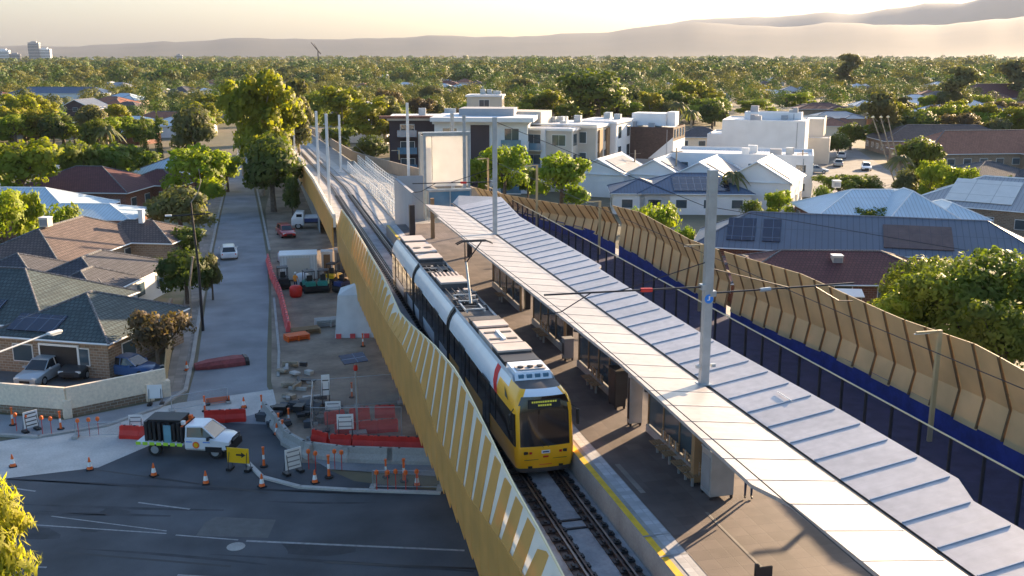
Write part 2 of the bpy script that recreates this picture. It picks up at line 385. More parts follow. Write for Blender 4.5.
# left footpath and verge
b=MB(); b.poly([(-5.2,68.4,.05),(-5.15,95,.05),(-5.15,120,.05),(-4.95,147,.05),(-4.5,189,.05),(-6.6,189,.05),(-6.9,147,.05),(-7.0,120,.05),(-6.6,95,.05),(-6.5,68,.05)][::-1],'paving'); struct(b,'footpath','narrow paved footpath on the left of the side street',fix=False)
b=MB(); b.poly([(-60,79.2,.06),(-34,70.4,.06),(-20,64.6,.06),(-13,61.8,.06),(-9.5,62.8,.06),(-6.7,65.3,.06),(-5.2,68.4,.06),(-6.5,68.2,.06),(-6.6,66.6,.06),(-12,64.3,.06),(-16.5,66.6,.06),(-60,88,.06)],'asphalt_old'); struct(b,'footpath','footpath below the cream wall on the corner',fix=False)
b=MB(); b.poly([(-6.6,68,.03),(-6.7,95,.03),(-7.1,120,.03),(-7.1,147,.03),(-40,150,.03),(-60,90,.03),(-16.5,67,.03),(-12,64.8,.03)],'verge'); struct(b,'front_garden_ground','dry grass and dirt of the gardens left of the street',fix=False)
b=MB(); b.poly([(-8,69.5,.045),(-9.4,72.2,.045),(-11,75.5,.045),(-18,79,.045),(-30,85,.045),(-34,78,.045),(-16,67.8,.045),(-12,65.6,.045)],'asphalt_patch'); struct(b,'driveway','grey driveway behind the cream wall',fix=False)
# road markings, patch, manhole
b=MB()
def mark(s0,n0,s1,n1,w=.10,z=.016,m='road_white'):
    a=Vector(RP(s0,n0));c=Vector(RP(s1,n1)); d=c-a; q=Vector((-d.y,d.x,0)).normalized()*w/2
    b.poly([tuple(x)[:2]+(z,) for x in (a-q,c-q,c+q,a+q)],m)
mark(-40,.95,-5.2,.1); mark(-11.6,1.25,-5.3,.35,.08); mark(-4.7,0,-1.6,-.15); mark(-1.2,-.2,9,.0,.16); mark(9.4,0,40,0)
mark(-8.1,3.2,-5.2,2.75,.12); mark(-17,4.4,-14,3.9,.12)
for s in range(12,60,9): mark(s,3.1,s+3,3.1,.12)
for s in range(-30,60,9): mark(s,-3.6,s+3,-3.6,.12); mark(s,-7.2,s+3,-7.2,.12)
struct(b,'road_markings','thin white lane lines on the main road',fix=False)
b=MB()
for q in ([G(205,523),G(216,517),G(276,520),G(268,538),G(196,536)],):
    c=sum(q,Vector())/len(q)
    b.poly([(p.x,p.y,.013) for p in q],'asphalt_patch')
for i,(a,c) in enumerate([((.5,-3.5),(12,-3.1)),((-9,-2.2),(-1,-2.6)),((-14,7.2),(-2,5.0)),((3,-1.8),(10,-1.6))]):
    mark(a[0],a[1],c[0],c[1],.16,.014+.001*i,'black')
struct(b,'road_patch','square repair patch and sealed cracks in the main road',fix=False)
b=MB(); rr=random.Random(3)
for k in range(26):
    s0=rr.uniform(-26,14); n0=rr.choice([-9.5,-8,-6,-4.6,-1.8,1.6,2.6,4.2,5.4])+rr.uniform(-.3,.3); L_=rr.uniform(3,14); dn=rr.uniform(-.5,.5); w_=rr.uniform(.16,.34)
    pts=[]
    for j in range(7): t_=j/6; pts.append((s0+L_*t_,n0+dn*t_*t_))
    b.strip([RP(a_,c_-w_/2*math.sin(math.pi*(i_+.4)/7.4),.0125) for i_,(a_,c_) in enumerate(pts)],[RP(a_,c_+w_/2*math.sin(math.pi*(i_+.4)/7.4),.0125) for i_,(a_,c_) in enumerate(pts)],'asphalt_dark')
for k in range(9):
    s0=rr.uniform(-22,8); n0=rr.uniform(-9,4); r0=rr.uniform(.3,1.2)
    b.poly([RP(s0+r0*1.6*math.cos(q_)*(1+.25*math.sin(3*q_+k)),n0+r0*.7*math.sin(q_)*(1+.2*math.cos(2*q_)),.0118) for q_ in np.linspace(0,6.28,15)[:-1]],'asphalt_dark')
struct(b,'road_wear','dark tyre tracks and oil stains on the main road',fix=False)
mb_=MB(); mb_.lathe([(.42,0),(.42,.012),(.36,.016)],'concrete'); p=G(236,547); mb_.T=None
mh=mb_.build('manhole_cover'); mh.location=(p.x,p.y,.016); tag(mh,'round pale manhole cover beside the repair patch on the main road','manhole cover')
# streets on the right side of the line
b=MB(); b.poly([(84,140,.02),(100,132,.02),(150,238,.02),(132,246,.02)],'asphalt_pale'); struct(b,'car_park_street','sunlit street with parked cars beyond the white houses',fix=False)
# ================================================================ VIADUCT
def zt(y):
    """rail level: flat over the station, then ramping down to the ground"""
    return 6. if y<128 else max(.35,6-(y-128)*.033)
YS=[-30,-10,0]+list(range(8,128,8))+[128]+list(range(140,330,12))
v=thing('viaduct','long grey concrete tram viaduct carrying the station over the main road','viaduct',(18,60,0))
def rib_between(b,xa,xb,za,zb,m,ys=YS,dz=zt):
    b.strip([(xa(y) if callable(xa) else xa,y,dz(y)+za) for y in ys],[(xb(y) if callable(xb) else xb,y,dz(y)+zb) for y in ys],m)
def beam(b,xa,xb,zl,zh,m,ys=YS,dz=zt):
    f=lambda q,y:q(y) if callable(q) else q
    A=[(f(xa,y),y,dz(y)+zl) for y in ys];B=[(f(xb,y),y,dz(y)+zl) for y in ys];C=[(f(xb,y),y,dz(y)+zh) for y in ys];D=[(f(xa,y),y,dz(y)+zh) for y in ys]
    n=len(ys); V=A+B+C+D; F=[]
    for i in range(n-1):
        for k in range(4): F.append([k*n+i,k*n+i+1,((k+1)%4)*n+i+1,((k+1)%4)*n+i])
    F.append([0,n,2*n,3*n]); F.append([n-1,2*n-1,3*n-1,4*n-1]); b.add(V,F,m)
def xr(y):  # right edge of the deck, narrowing beyond the station
    if y<84: return 30.
    if y<110: return 30.-(y-84)/26*6.2
    if y<170: return 23.8-(y-110)/60*7.
    return 16.8
b=MB(); beam(b,7.72,xr,-.62,-.22,'concrete'); b.build('deck',v)
b=MB(); beam(b,7.68,7.8,-.21,.12,'concrete'); b.build('kerb_beam',v)
for y in (64,84,104,):
    b=MB(); b.box(9.0,10.6,y-.9,y+.9,0,4.6,'concrete'); b.box(8.6,14,y-1.1,y+1.1,4.5,5.375,'concrete'); b.build('pier',v,bevel=.05)
for y in (33,64,84,104):
    b=MB(); b.box(23,24.6,y-.9,y+.9,0,4.6,'concrete'); b.box(19,25,y-1.1,y+1.1,4.5,5.375,'concrete'); b.build('pier',v,bevel=.05)
b=MB(); b.box(9.0,10.6,31.2,33,0,4.6,'concrete'); b.box(8.6,14,31,33.2,4.5,5.375,'concrete'); b.build('pier',v,bevel=.05)
# near abutment walls where the line comes down
b=MB(); ys=[y for y in YS if y>=128]; b.strip([(7.9,y,0) for y in ys],[(7.9,y,zt(y)-.6) for y in ys],'concrete'); b.strip([(xr(y)-.1,y,0) for y in ys],[(xr(y)-.1,y,zt(y)-.6) for y in ys],'concrete'); b.build('abutment_wall',v,fix=False)
# bare parapet further along (left), sunlight on its concrete painted as cream
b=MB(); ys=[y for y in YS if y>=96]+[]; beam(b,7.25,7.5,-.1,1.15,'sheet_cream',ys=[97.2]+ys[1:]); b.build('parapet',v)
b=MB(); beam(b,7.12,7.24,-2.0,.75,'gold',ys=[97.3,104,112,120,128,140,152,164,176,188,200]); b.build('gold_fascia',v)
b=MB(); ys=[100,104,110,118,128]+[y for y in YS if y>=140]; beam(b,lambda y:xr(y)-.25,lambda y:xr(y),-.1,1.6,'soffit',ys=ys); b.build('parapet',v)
# track bed slabs
b=MB(); beam(b,7.81,11.95,-.215,-.18,'trackbed'); beam(b,20.0,24.6,-.215,-.18,'trackbed',ys=[y for y in YS if y<100]); b.build('track_slab',v)
b=MB(); beam(b,25.1,lambda y:28.8,-.19,-.12,'path_surface',ys=[y for y in YS if y<=96]); b.build('shared_path',v)
# tracks
def track(xc,label,ymax):
    t=thing('tram_track',label,'tram track',(xc,40,5.8))
    ys=[y for y in YS if y<=ymax]
    for sgn in (-1,1):
        b=MB(); x=xc+sgn*.7535
        beam(b,x-.035,x+.035,-.02,.0,'rail_top',ys=ys); beam(b,x-.03,x+.03,-.10,-.02,'rail_steel',ys=ys); beam(b,x-.075,x+.075,-.14,-.10,'rail_steel',ys=ys)
        beam(b,x-sgn*.16-.03,x-sgn*.16+.03,-.12,-.01,'rail_steel',ys=[y for y in ys if y<128])
        b.build('rail',t)
        b=MB()
        beam(b,x-.33,x+.33,-.178,-.14,'rail_steel',ys=ys)
        b.build('rail_pad',t)
        b=MB(); y=26.; nf=0
        while y<min(ymax,120):
            b.box(x-.36,x+.36,y-.13,y+.13,-.139+zt(y),-.075+zt(y),'steel_dark')
            for q in (-.22,.22): b.box(x+q-.05,x+q+.05,y-.09,y+.09,-.0745+zt(y),-.02+zt(y),'black')
            y+=.65; nf+=1
            if nf<=48 and xc<12: b.build('rail_fastener',t,fix=False); b=MB()
        fo=b.build('rail_fastener',t,fix=False); fo['kind']='stuff'
    b=MB()
    for y in (31.3,31.95): b.box(xc-.6,xc+.6,y-.05,y+.05,5.825,5.87,'steel_dark')
    b.build('drain_cover',t)
track(10.3,'near tram track with dark rails running under the yellow tram',320)
track(22.0,'far tram track hidden between the canopy and the mesh fence',100)
# ================================================================ PLATFORM
ys=[-20,0,20,26,34,50,70,86,92]; flat=lambda y:6.
p=thing('station_platform','long dark paved island tram platform under the pale canopy','platform',(16,50,5.8))
b=MB(); beam(b,11.62,20.2,-.2,.78,'concrete',ys=ys,dz=flat); b.build('platform_wall',p)
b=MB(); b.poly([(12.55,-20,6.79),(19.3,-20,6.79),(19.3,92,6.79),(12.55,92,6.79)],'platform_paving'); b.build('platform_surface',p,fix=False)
b=MB(); b.poly([(11.63,-20,6.785),(11.86,-20,6.785),(11.86,92,6.785),(11.63,92,6.785)],'yellow_line'); b.build('yellow_edge_line',p,fix=False)
b=MB(); b.poly([(12.02,-20,6.795),(12.52,-20,6.795),(12.52,92,6.795),(12.02,92,6.795)],'tactile'); b.build('tactile_strip',p,fix=False)
b=MB()
for y in (26.9,28.3): b.poly([(11.6,y,6.80),(12.55,y,6.80),(12.55,y+.09,6.80),(11.6,y+.09,6.80)],'road_white')
b.poly([(14.3,10,6.8),(14.42,10,6.8),(14.42,29.5,6.8),(14.3,29.5,6.8)],'paving')
b.poly([(12.75,31.5,6.8),(12.95,31.5,6.8),(12.95,34.2,6.8),(12.75,34.2,6.8)],'paving')
b.build('platform_marking',p,fix=False)
# ================================================================ CANOPY (butterfly roof, valley gutter over the middle of the platform)
cn=thing('platform_canopy','long pale butterfly platform roof with a dark valley gutter','canopy',(16,50,6.8))
gy0,gy1=6,82.4
Lk=[(10,13.5),(18.1,13.5),(22.6,13.45),(23.9,12.95),(36,13.45),(73,12.95),(73.3,13.15),(79.7,13.2)]
def xl_(y):
    for (a,xa),(c,xc) in zip(Lk[:-1],Lk[1:]):
        if a<=y<=c: return xa+(xc-xa)*(y-a)/(c-a)
    return Lk[0][1] if y<Lk[0][0] else Lk[-1][1]
Rk=[(6,18.1),(19.6,18.2),(21.4,18.15),(22.6,18.6),(28.5,18.55),(39,18.2),(52.5,18.35),(52.9,18.65),(71,18.7),(80.4,19.6)]
def xr_(y):
    for (a,xa),(c,xc) in zip(Rk[:-1],Rk[1:]):
        if a<=y<=c: return xa+(xc-xa)*(y-a)/(c-a)
    return Rk[-1][1]
ysl=sorted(set([gy0,gy1-2.5]+[k[0] for k in Lk]+list(np.arange(8,79,2.1))))
zl=lambda x:10.02+(15.85-x)*.12
zr_=lambda x:10.02+(x-15.95)*.17
b=MB()
A=[(xl_(y),y,zl(xl_(y))) for y in ysl]; B=[(15.8,y,zl(15.8)) for y in ysl]
b.strip(A,B,'canopy_pale'); b.strip([(a[0]+.0,a[1],a[2]-.12) for a in A],[(c[0],c[1],c[2]-.12) for c in B],'soffit')
b.strip([(a[0],a[1],a[2]-.12) for a in A],A,'canopy_pale')
b.poly([A[-1],B[-1],(15.8,B[-1][1],B[-1][2]-.12),(A[-1][0],A[-1][1],A[-1][2]-.12)],'canopy_pale')
b.build('roof_left_wing',cn,fix=False)['label']='sunlit cream half of the canopy over the near platform edge'
ysr=sorted(set([gy0,80.4]+[k[0] for k in Rk]+list(np.arange(8,79,2.1))))
b=MB()
A=[(15.98,y,zr_(15.98)) for y in ysr]; B=[(xr_(y),y,zr_(xr_(y))) for y in ysr]
b.strip(A,B,'canopy_grey'); b.strip([(a[0],a[1],a[2]-.14) for a in A],[(c[0],c[1],c[2]-.14) for c in B],'soffit')
b.strip(B,[(c[0],c[1],c[2]-.14) for c in B],'canopy_grey')
b.poly([A[-1],B[-1],(16.9,84.5,10.3)],'canopy_pale'); b.poly([A[-1],(16.9,84.5,10.3),(15.98,82.4,10.02)],'canopy_pale')
b.build('roof_right_wing',cn,fix=False)['label']='bluish grey shaded half of the canopy over the far platform edge'
b=MB(); b.box(15.8,15.98,gy0,82.4,9.93,9.99,'steel_dark'); b.build('gutter',cn)
b=MB(); y=8.
while y<79:
    x0=xl_(y)
    b.add([(x0,y,zl(x0)+.002),(15.78,y+.0,zl(15.78)+.002),(15.78,y+.035,zl(15.78)+.002),(x0,y+.035,zl(x0)+.002),(x0,y,zl(x0)+.014),(15.78,y,zl(15.78)+.014),(15.78,y+.035,zl(15.78)+.014),(x0,y+.035,zl(x0)+.014)],[(4,5,6,7),(0,1,5,4),(1,2,6,5),(2,3,7,6),(3,0,4,7)],'canopy_pale')
    y+=1.62
b.build('roof_seam',cn)
y=8.3
while y<79:
    x1=xr_(y)-.12; b=MB()
    b.add([(16.0,y,zr_(16)+.002),(x1,y,zr_(x1)+.002),(x1,y+.05,zr_(x1)+.002),(16.,y+.045,zr_(16)+.002),(16.,y,zr_(16)+.035),(x1,y,zr_(x1)+.035),(x1,y+.05,zr_(x1)+.035),(16.,y+.045,zr_(16)+.035)],[(4,5,6,7),(0,1,5,4),(1,2,6,5),(2,3,7,6),(3,0,4,7)],'rib_shade_blue')
    y+=1.45; b.build('roof_rib',cn)
b=MB(); b.tube([(17.6,30,zr_(17.6)+.05),(17.6,31,zr_(17.6)+.05)],.02,'white'); b.build('safety_cable',cn)
for y in (33,41.5,50,58.5,67,75.5):
    b=MB(); b.box(15.72,16.06,y-.15,y+.15,6.8,9.92,'steel_dark')
    for sx,xx,f in ((-1,13.4,zl),(1,18.0,zr_)): b.tube([(15.89+sx*.1,y,9.5),(xx,y,f(xx)-.22)],[.1,.06],'steel_dark',5)
    b.build('canopy_post',cn)
b=MB()
for y in np.arange(12,78,3.2):
    b.obox((14.0,y,zl(14.0)-.17),(.12,.5,.06),0,'lamp_glass')
b.build('light_strip',cn)
# ---- furniture under the canopy (repeat bays)
def bay(y,kind,label,grp=None):
    t=thing(kind,label,'shelter screen' if kind=='glass_screen' else 'bench',(15.2,y,6.8),0,grp)
    return t
for i,(y0,y1,lab) in enumerate([(30.9,37.2,'bronze glass windbreak behind the seats nearest the canopy end'),(40.5,46.5,'bronze glass windbreak beside the front of the tram'),(49,55,'bronze glass windbreak beside the middle of the tram'),(58,65,'bronze glass windbreak beside the rear of the tram')]):
    t=thing('glass_windbreak',lab,'windbreak',(15.35,(y0+y1)/2,6.8))
    b=MB(); b.box(15.32,15.36,y0,y1,7.15,8.85,'glass'); b.build('glass_panel',t)
    b=MB(); b.box(15.2,15.46,y0,y1,6.8,7.12,'concrete'); b.build('plinth',t)
    b=MB(); y=y0
    while y<=y1+.01: b.box(15.28,15.40,y-.04,y+.04,6.8,8.95,'timber'); y+=(y1-y0)/4
    b.box(15.28,15.4,y0,y1,8.9,9.0,'timber'); b.build('frame',t)
sy=[31.6,32.2,32.8,33.7,34.3,34.9,42.3,42.9,43.5,51,51.6,52.2,60.5,61.1]
def seat(y):
    t=thing('platform_bench','slatted timber platform seat in the row before the bronze glass','seat',(14.75,y,6.8),0,'seats along the platform')
    b=MB()
    for k in range(4): b.box(-.25+k*.12,-.16+k*.12,-.24,.24,.42,.45,'timber')
    b.build('seat',t,world=False)
    b=MB()
    for k in range(3): b.box(.25,.28,-.24,.24,.55+k*.12,.63+k*.12,'timber')
    b.build('backrest',t,world=False)
    b=MB(); b.box(-.02,.06,-.04,.04,0,.42,'galv'); b.box(-.2,.27,-.03,.03,.385,.42,'galv'); b.box(.24,.27,-.03,.03,.4,.9,'galv'); b.build('frame',t,world=False)
    return t
s0=seat(sy[0])
def slab(y): 
    k=sum(1 for q in sy if abs(q-y)<5 and q<y); o_=['nearest','second','third','fourth','fifth','farthest']
    bay_='in the bay by the canopy end' if y<38 else ('in the bay beside the tram front' if y<46 else ('in the bay beside the middle of the tram' if y<56 else 'in the bay beside the rear of the tram'))
    return 'slatted timber seat, %s one %s'%(o_[min(k,5)],bay_)
s0['label']=slab(sy[0])
for y in sy[1:]: dup(s0,(14.75,y,6.8),0,None,slab(y))
# cabinets
def cabinet(name,lab,cat,x,y,w,d,h,m,door='steel_dark'):
    t=thing(name,lab,cat,(x,y,6.8))
    b=MB(); b.box(x-w/2,x+w/2,y-d/2,y+d/2,6.92,6.8+h,m); b.box(x-w/2-.03,x+w/2+.03,y-d/2-.03,y+d/2+.03,6.8+h+.002,6.86+h,m); b.build('casing',t,bevel=.02)
    b=MB()
    for sx in (-1,1):
        for sy_ in (-1,1): b.box(x+sx*(w/2-.06)-.04,x+sx*(w/2-.06)+.04,y+sy_*(d/2-.06)-.04,y+sy_*(d/2-.06)+.04,6.8,6.919,'steel_dark')
    b.build('foot',t)
    b=MB(); b.box(x-w/2-.012,x-w/2-.002,y-d/2+.08,y+d/2-.08,7.1,6.6+h,door); b.build('door',t)
    return t
cabinet('ticket_machine','grey metal cabinet beside the timber panel near the canopy end','ticket machine',15.3,30.7,.9,.8,1.75,'galv','grey')
cabinet('timber_screen','tall brown timber panel beside the grey platform cabinet','panel',14.95,31.7,.35,.25,2.0,'timber','timber')
cabinet('information_cabinet','dark brown box standing free on the platform beside the tram front','cabinet',15.1,40.4,.5,.9,1.7,'steel_dark')
cabinet('help_point','narrow grey help point pillar with a dark screen at the platform post','pillar',15.0,38.0,.55,.35,2.3,'galv','black')
cabinet('litter_bin','squat dark litter bin between the windbreaks at mid platform','bin',15.1,47.7,.5,.5,1.1,'grey')
# near corner post at the bottom of the frame
t=thing('platform_sign','dark top of a platform sign post at the bottom edge of the view','sign',(13.8,24.4,6.8)); q=G(757,568,8.6); t.location=(q.x,q.y,6.8)
b=MB(); b.box(-.05,.05,-.05,.05,0,1.9,'steel_dark'); b.build('post',t,world=False)
b=MB(); b.box(-.05,.45,-.03,.03,1.2,1.8,'steel_dark'); b.build('sign_panel',t,world=False)
# ================================================================ MESH FENCE (dark posts) between far track and path
f=thing('mesh_fence','long dark mesh fence with black posts and a pale rail behind the canopy','fence',(25,60,5.8))
b=MB(); b.strip([(25.0,y,5.9) for y in (-20,110)],[(25.0,y,7.86) for y in (-20,110)],'meshdark'); b.build('mesh_panel',f,fix=False)
b=MB(); b.tube([(25,-20,7.92),(25,110,7.86)],.035,'gold_trim',6); b.build('top_rail',f)
for i in range(63):
    y=-6+i*1.85
    b=MB(); b.box(24.94,25.06,y-.035,y+.035,5.78,7.88,'steel_dark'); b.build('fence_post',f)
# ================================================================ GOLD SCREENS
def lerp_t(tab,y):
    if y<=tab[0][0]: return tab[0][1]
    for (a,p),(c,q) in zip(tab[:-1],tab[1:]):
        if y<=c: return p+(q-p)*(y-a)/(c-a)
    return tab[-1][1]
Ltop=[(8,7.2),(25,7.4),(28,7.65),(31.5,7.8),(34.5,8.2),(38,8.6),(41,8.8),(46,8.45),(50,8.0),(54,7.5),(58,7.15),(62,7.5),(66,7.75),(76,7.9),(88,8.0),(95,7.8),(97,7.6)]
Lfold=[(10,5.8),(26,6.3),(29.6,6.05),(32.6,5.7),(36,5.2),(43,5.1),(46,5.7),(48,6.15),(53.5,6.4),(58,6.1),(66,5.9),(97,5.9)]
Lbot=[(10,2.9),(34,2.95),(38,3.2),(48,3.1),(56,3.2),(67,3.3),(93,3.5),(97,4.2)]
def xtopL(y): return 8.0
sc=thing('gold_screen','tall folded gold metal screen with cream stripes on the near side of the viaduct','screen',(7.6,40,4))
b=MB();bb=MB();bt=MB()
pitch=1.52; y=10.
fr=0
while y<96.5:
    y2=min(y+pitch,97.); ym=(y+y2)/2
    zt1,zt2=lerp_t(Ltop,y),lerp_t(Ltop,y2); zf1,zf2=lerp_t(Lfold,y),lerp_t(Lfold,y2); zb=lerp_t(Lbot,y)
    g=.60 if y<54 else .80           # share of the pitch covered by the gold plate at the top
    gf=.72 if y<54 else .9
    xt,xf,xb=8.0,7.52,7.6
    o=.045
    # raised gold plate : upper leaf
    ya,yb_=y,y+pitch*g; yfa,yfb=y,y+pitch*gf
    topz=zt1-.12
    P=[(xt-o,ya,topz),(xt-o,yb_,topz),(xf-o,yfb,zf1+(zf2-zf1)*gf),(xf-o,yfa,zf1),(xb-o,yfa,zb-.35),(xb-o,y+pitch*.99,zb-.05)]
    b.add(P+[(p_[0]+.03,p_[1],p_[2]) for p_ in P],[(0,1,2,3),(6,9,8,7),(0,6,7,1),(1,7,8,2),(0,3,9,6)],'gold')
    Q=[(xf-o-.02,y+.01,zf1+.05),(xf-o-.02,y2-.005,zf2+.05),(xb-o-.02,y2-.005,zb-.05),(xb-o-.02,y+.01,zb-.38)]
    b.add(Q+[(p_[0]+.04,p_[1],p_[2]) for p_ in Q],[(0,1,2,3),(4,7,6,5),(0,4,5,1),(1,5,6,2),(2,6,7,3),(3,7,4,0)],'gold')
    # return flanges joining plate to backing sheet
    # backing sheet
    bb.add([(xt,y,zt1),(xt,y2,zt2),(xf,y2,zf2),(xf,y,zf1),(xb,y2,zb+.2),(xb,y,zb+.2)],[(0,1,2,3),(3,2,4,5)],'sheet_cream')
    y+=pitch
b.build('gold_panel',sc); bb.build('backing_sheet',sc,fix=False)
bt.tube([(8.0,yy,lerp_t(Ltop,yy)+.01) for yy in np.arange(10,97.1,1.5)],.045,'gold_trim',6); bt.build('top_rail',sc)
b=MB()
for yy in np.arange(12,97,4.5): b.tube([(8.05,yy,lerp_t(Ltop,yy)-.1),(7.75,yy,5.9)],.05,'galv',5)
b.build('support_post',sc)
# right hand screen (seen from inside), in separate lengths
Rtop=[(8,10.2),(31,10.3),(33.5,10.6),(38.8,10.4),(47.4,10.65),(56.5,10.15),(61.7,10.0),(70.8,10.5),(76,10.2),(77,10.15)]
Rtop2=[(78,9.9),(79.7,9.6),(88,8.75),(98,8.3),(104,8.2)]
Rbot=[(8,6.9),(31,6.9),(46,6.8),(52,6.45),(62,6.35),(72,6.9),(81,6.9),(104,6.5)]
def xline(y,base): 
    if y<84: return base
    return base-(y-84)/24*5.6
def rscreen(y0,y1,top,label):
    s=thing('gold_screen',label,'screen',(xline((y0+y1)/2,29.5),(y0+y1)/2,6))
    b=MB(); y=y0; k=0
    while y<y1-.4:
        y2=min(y+pitch,y1)
        zf=.42+.14*math.sin(y*.11)
        def pt(yy,u,off=0.):
            za=lerp_t(Rbot,yy); zc=lerp_t(top,yy); x=28.5 if u==0 else (27.9 if u==1 else 28.75)
            xx=xline(yy,x)-off
            return (xx,yy,za+(zc-za)*u)
        st=.10*(k%2)
        o1,o2=.0,.0
        V=[];us=[0,zf,1]
        for u in us: V+= [pt(y+.06,u,o2),pt(y2-.02,u,o1)]
        V=[(a,c,d-(st if i<2 else 0)) for i,(a,c,d) in enumerate(V)]
        W=[(a+.05,c,d) for a,c,d in V]
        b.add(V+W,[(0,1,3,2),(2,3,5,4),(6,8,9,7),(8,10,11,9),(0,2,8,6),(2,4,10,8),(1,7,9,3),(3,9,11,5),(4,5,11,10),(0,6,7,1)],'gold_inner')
        # dark strip painted in as the shadow line between boards
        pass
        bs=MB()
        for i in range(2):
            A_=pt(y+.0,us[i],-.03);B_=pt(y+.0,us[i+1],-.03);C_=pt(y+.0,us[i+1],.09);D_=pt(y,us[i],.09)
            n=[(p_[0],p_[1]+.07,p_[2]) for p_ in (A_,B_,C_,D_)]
            bs.add([A_,B_,C_,D_]+n,[(0,1,2,3),(4,7,6,5),(2,6,7,3)],'gap_shade')
        bs.build('gap_shade_strip',s,fix=False)
        y+=pitch; k+=1
    b.build('gold_panel',s)
    b=MB(); b.tube([(xline(yy,28.9),yy,lerp_t(top,yy)-1.5) for yy in np.linspace(y0,y1,24)],.04,'galv',5); b.build('rear_rail',s)
    b=MB(); b.strip([(xline(yy,28.55),yy,5.75) for yy in np.linspace(y0,y1,12)],[(xline(yy,28.55),yy,lerp_t(Rbot,yy)+.15) for yy in np.linspace(y0,y1,12)],'shade_blue'); b.build('shade_blue_base',s,fix=False)  # blue strip painted for the shade along the screen foot
rscreen(8,56.6,Rtop,'longest run of the gold slatted screen from the right edge to behind the tall pole')
rscreen(57.2,76.8,Rtop,'middle run of the gold slatted screen left of the tall pole with wavy bottom edge')
rscreen(77.6,106,Rtop2,'lowest farthest run of the gold slatted screen below the bright tree')
# little lamp arms standing in front of the screens
def slamp(px,py,pyb,lab,x=27.4):
    yy,_=0,0
    d=ray(px,py); t=x/d.x; P=Vector((x,d.y*t,CH+d.z*t))
    o=thing('path_lamp',lab,'lamp',(x,P.y,5.85),0,'path lamps along the gold screen')
    b=MB(); b.box(-.09,.09,-.07,.07,0,P.z-5.85,'gold_inner'); b.build('lamp_post',o,world=False)
    b=MB(); b.box(-1.15,-.095,-.06,.06,P.z-5.85-.09,P.z-5.85,'gold_inner'); b.build('lamp_arm',o,world=False,bevel=.02)
    b=MB(); b.box(-1.2,-.5,-.05,.05,P.z-5.85-.11,P.z-5.85-.091,'lamp_glass'); b.build('lamp_glass',o,world=False)
slamp(940,330,0,'gold L-shaped lamp post in front of the screen near the right edge')
slamp(702,244,0,'gold L-shaped lamp post half hidden behind the tall pole')
slamp(600,201,0,'gold L-shaped lamp post at the gap between two screen runs')
for (px,py,x,lab) in [(537,165,25.5,'thin tan lamp post standing by the bright tree'),(488,158,24.5,'thin tan lamp post right of the lift tower'),(399,150,22.5,'thin tan lamp post beyond the grey parapet')]:
    slamp(px,py,0,lab,x)
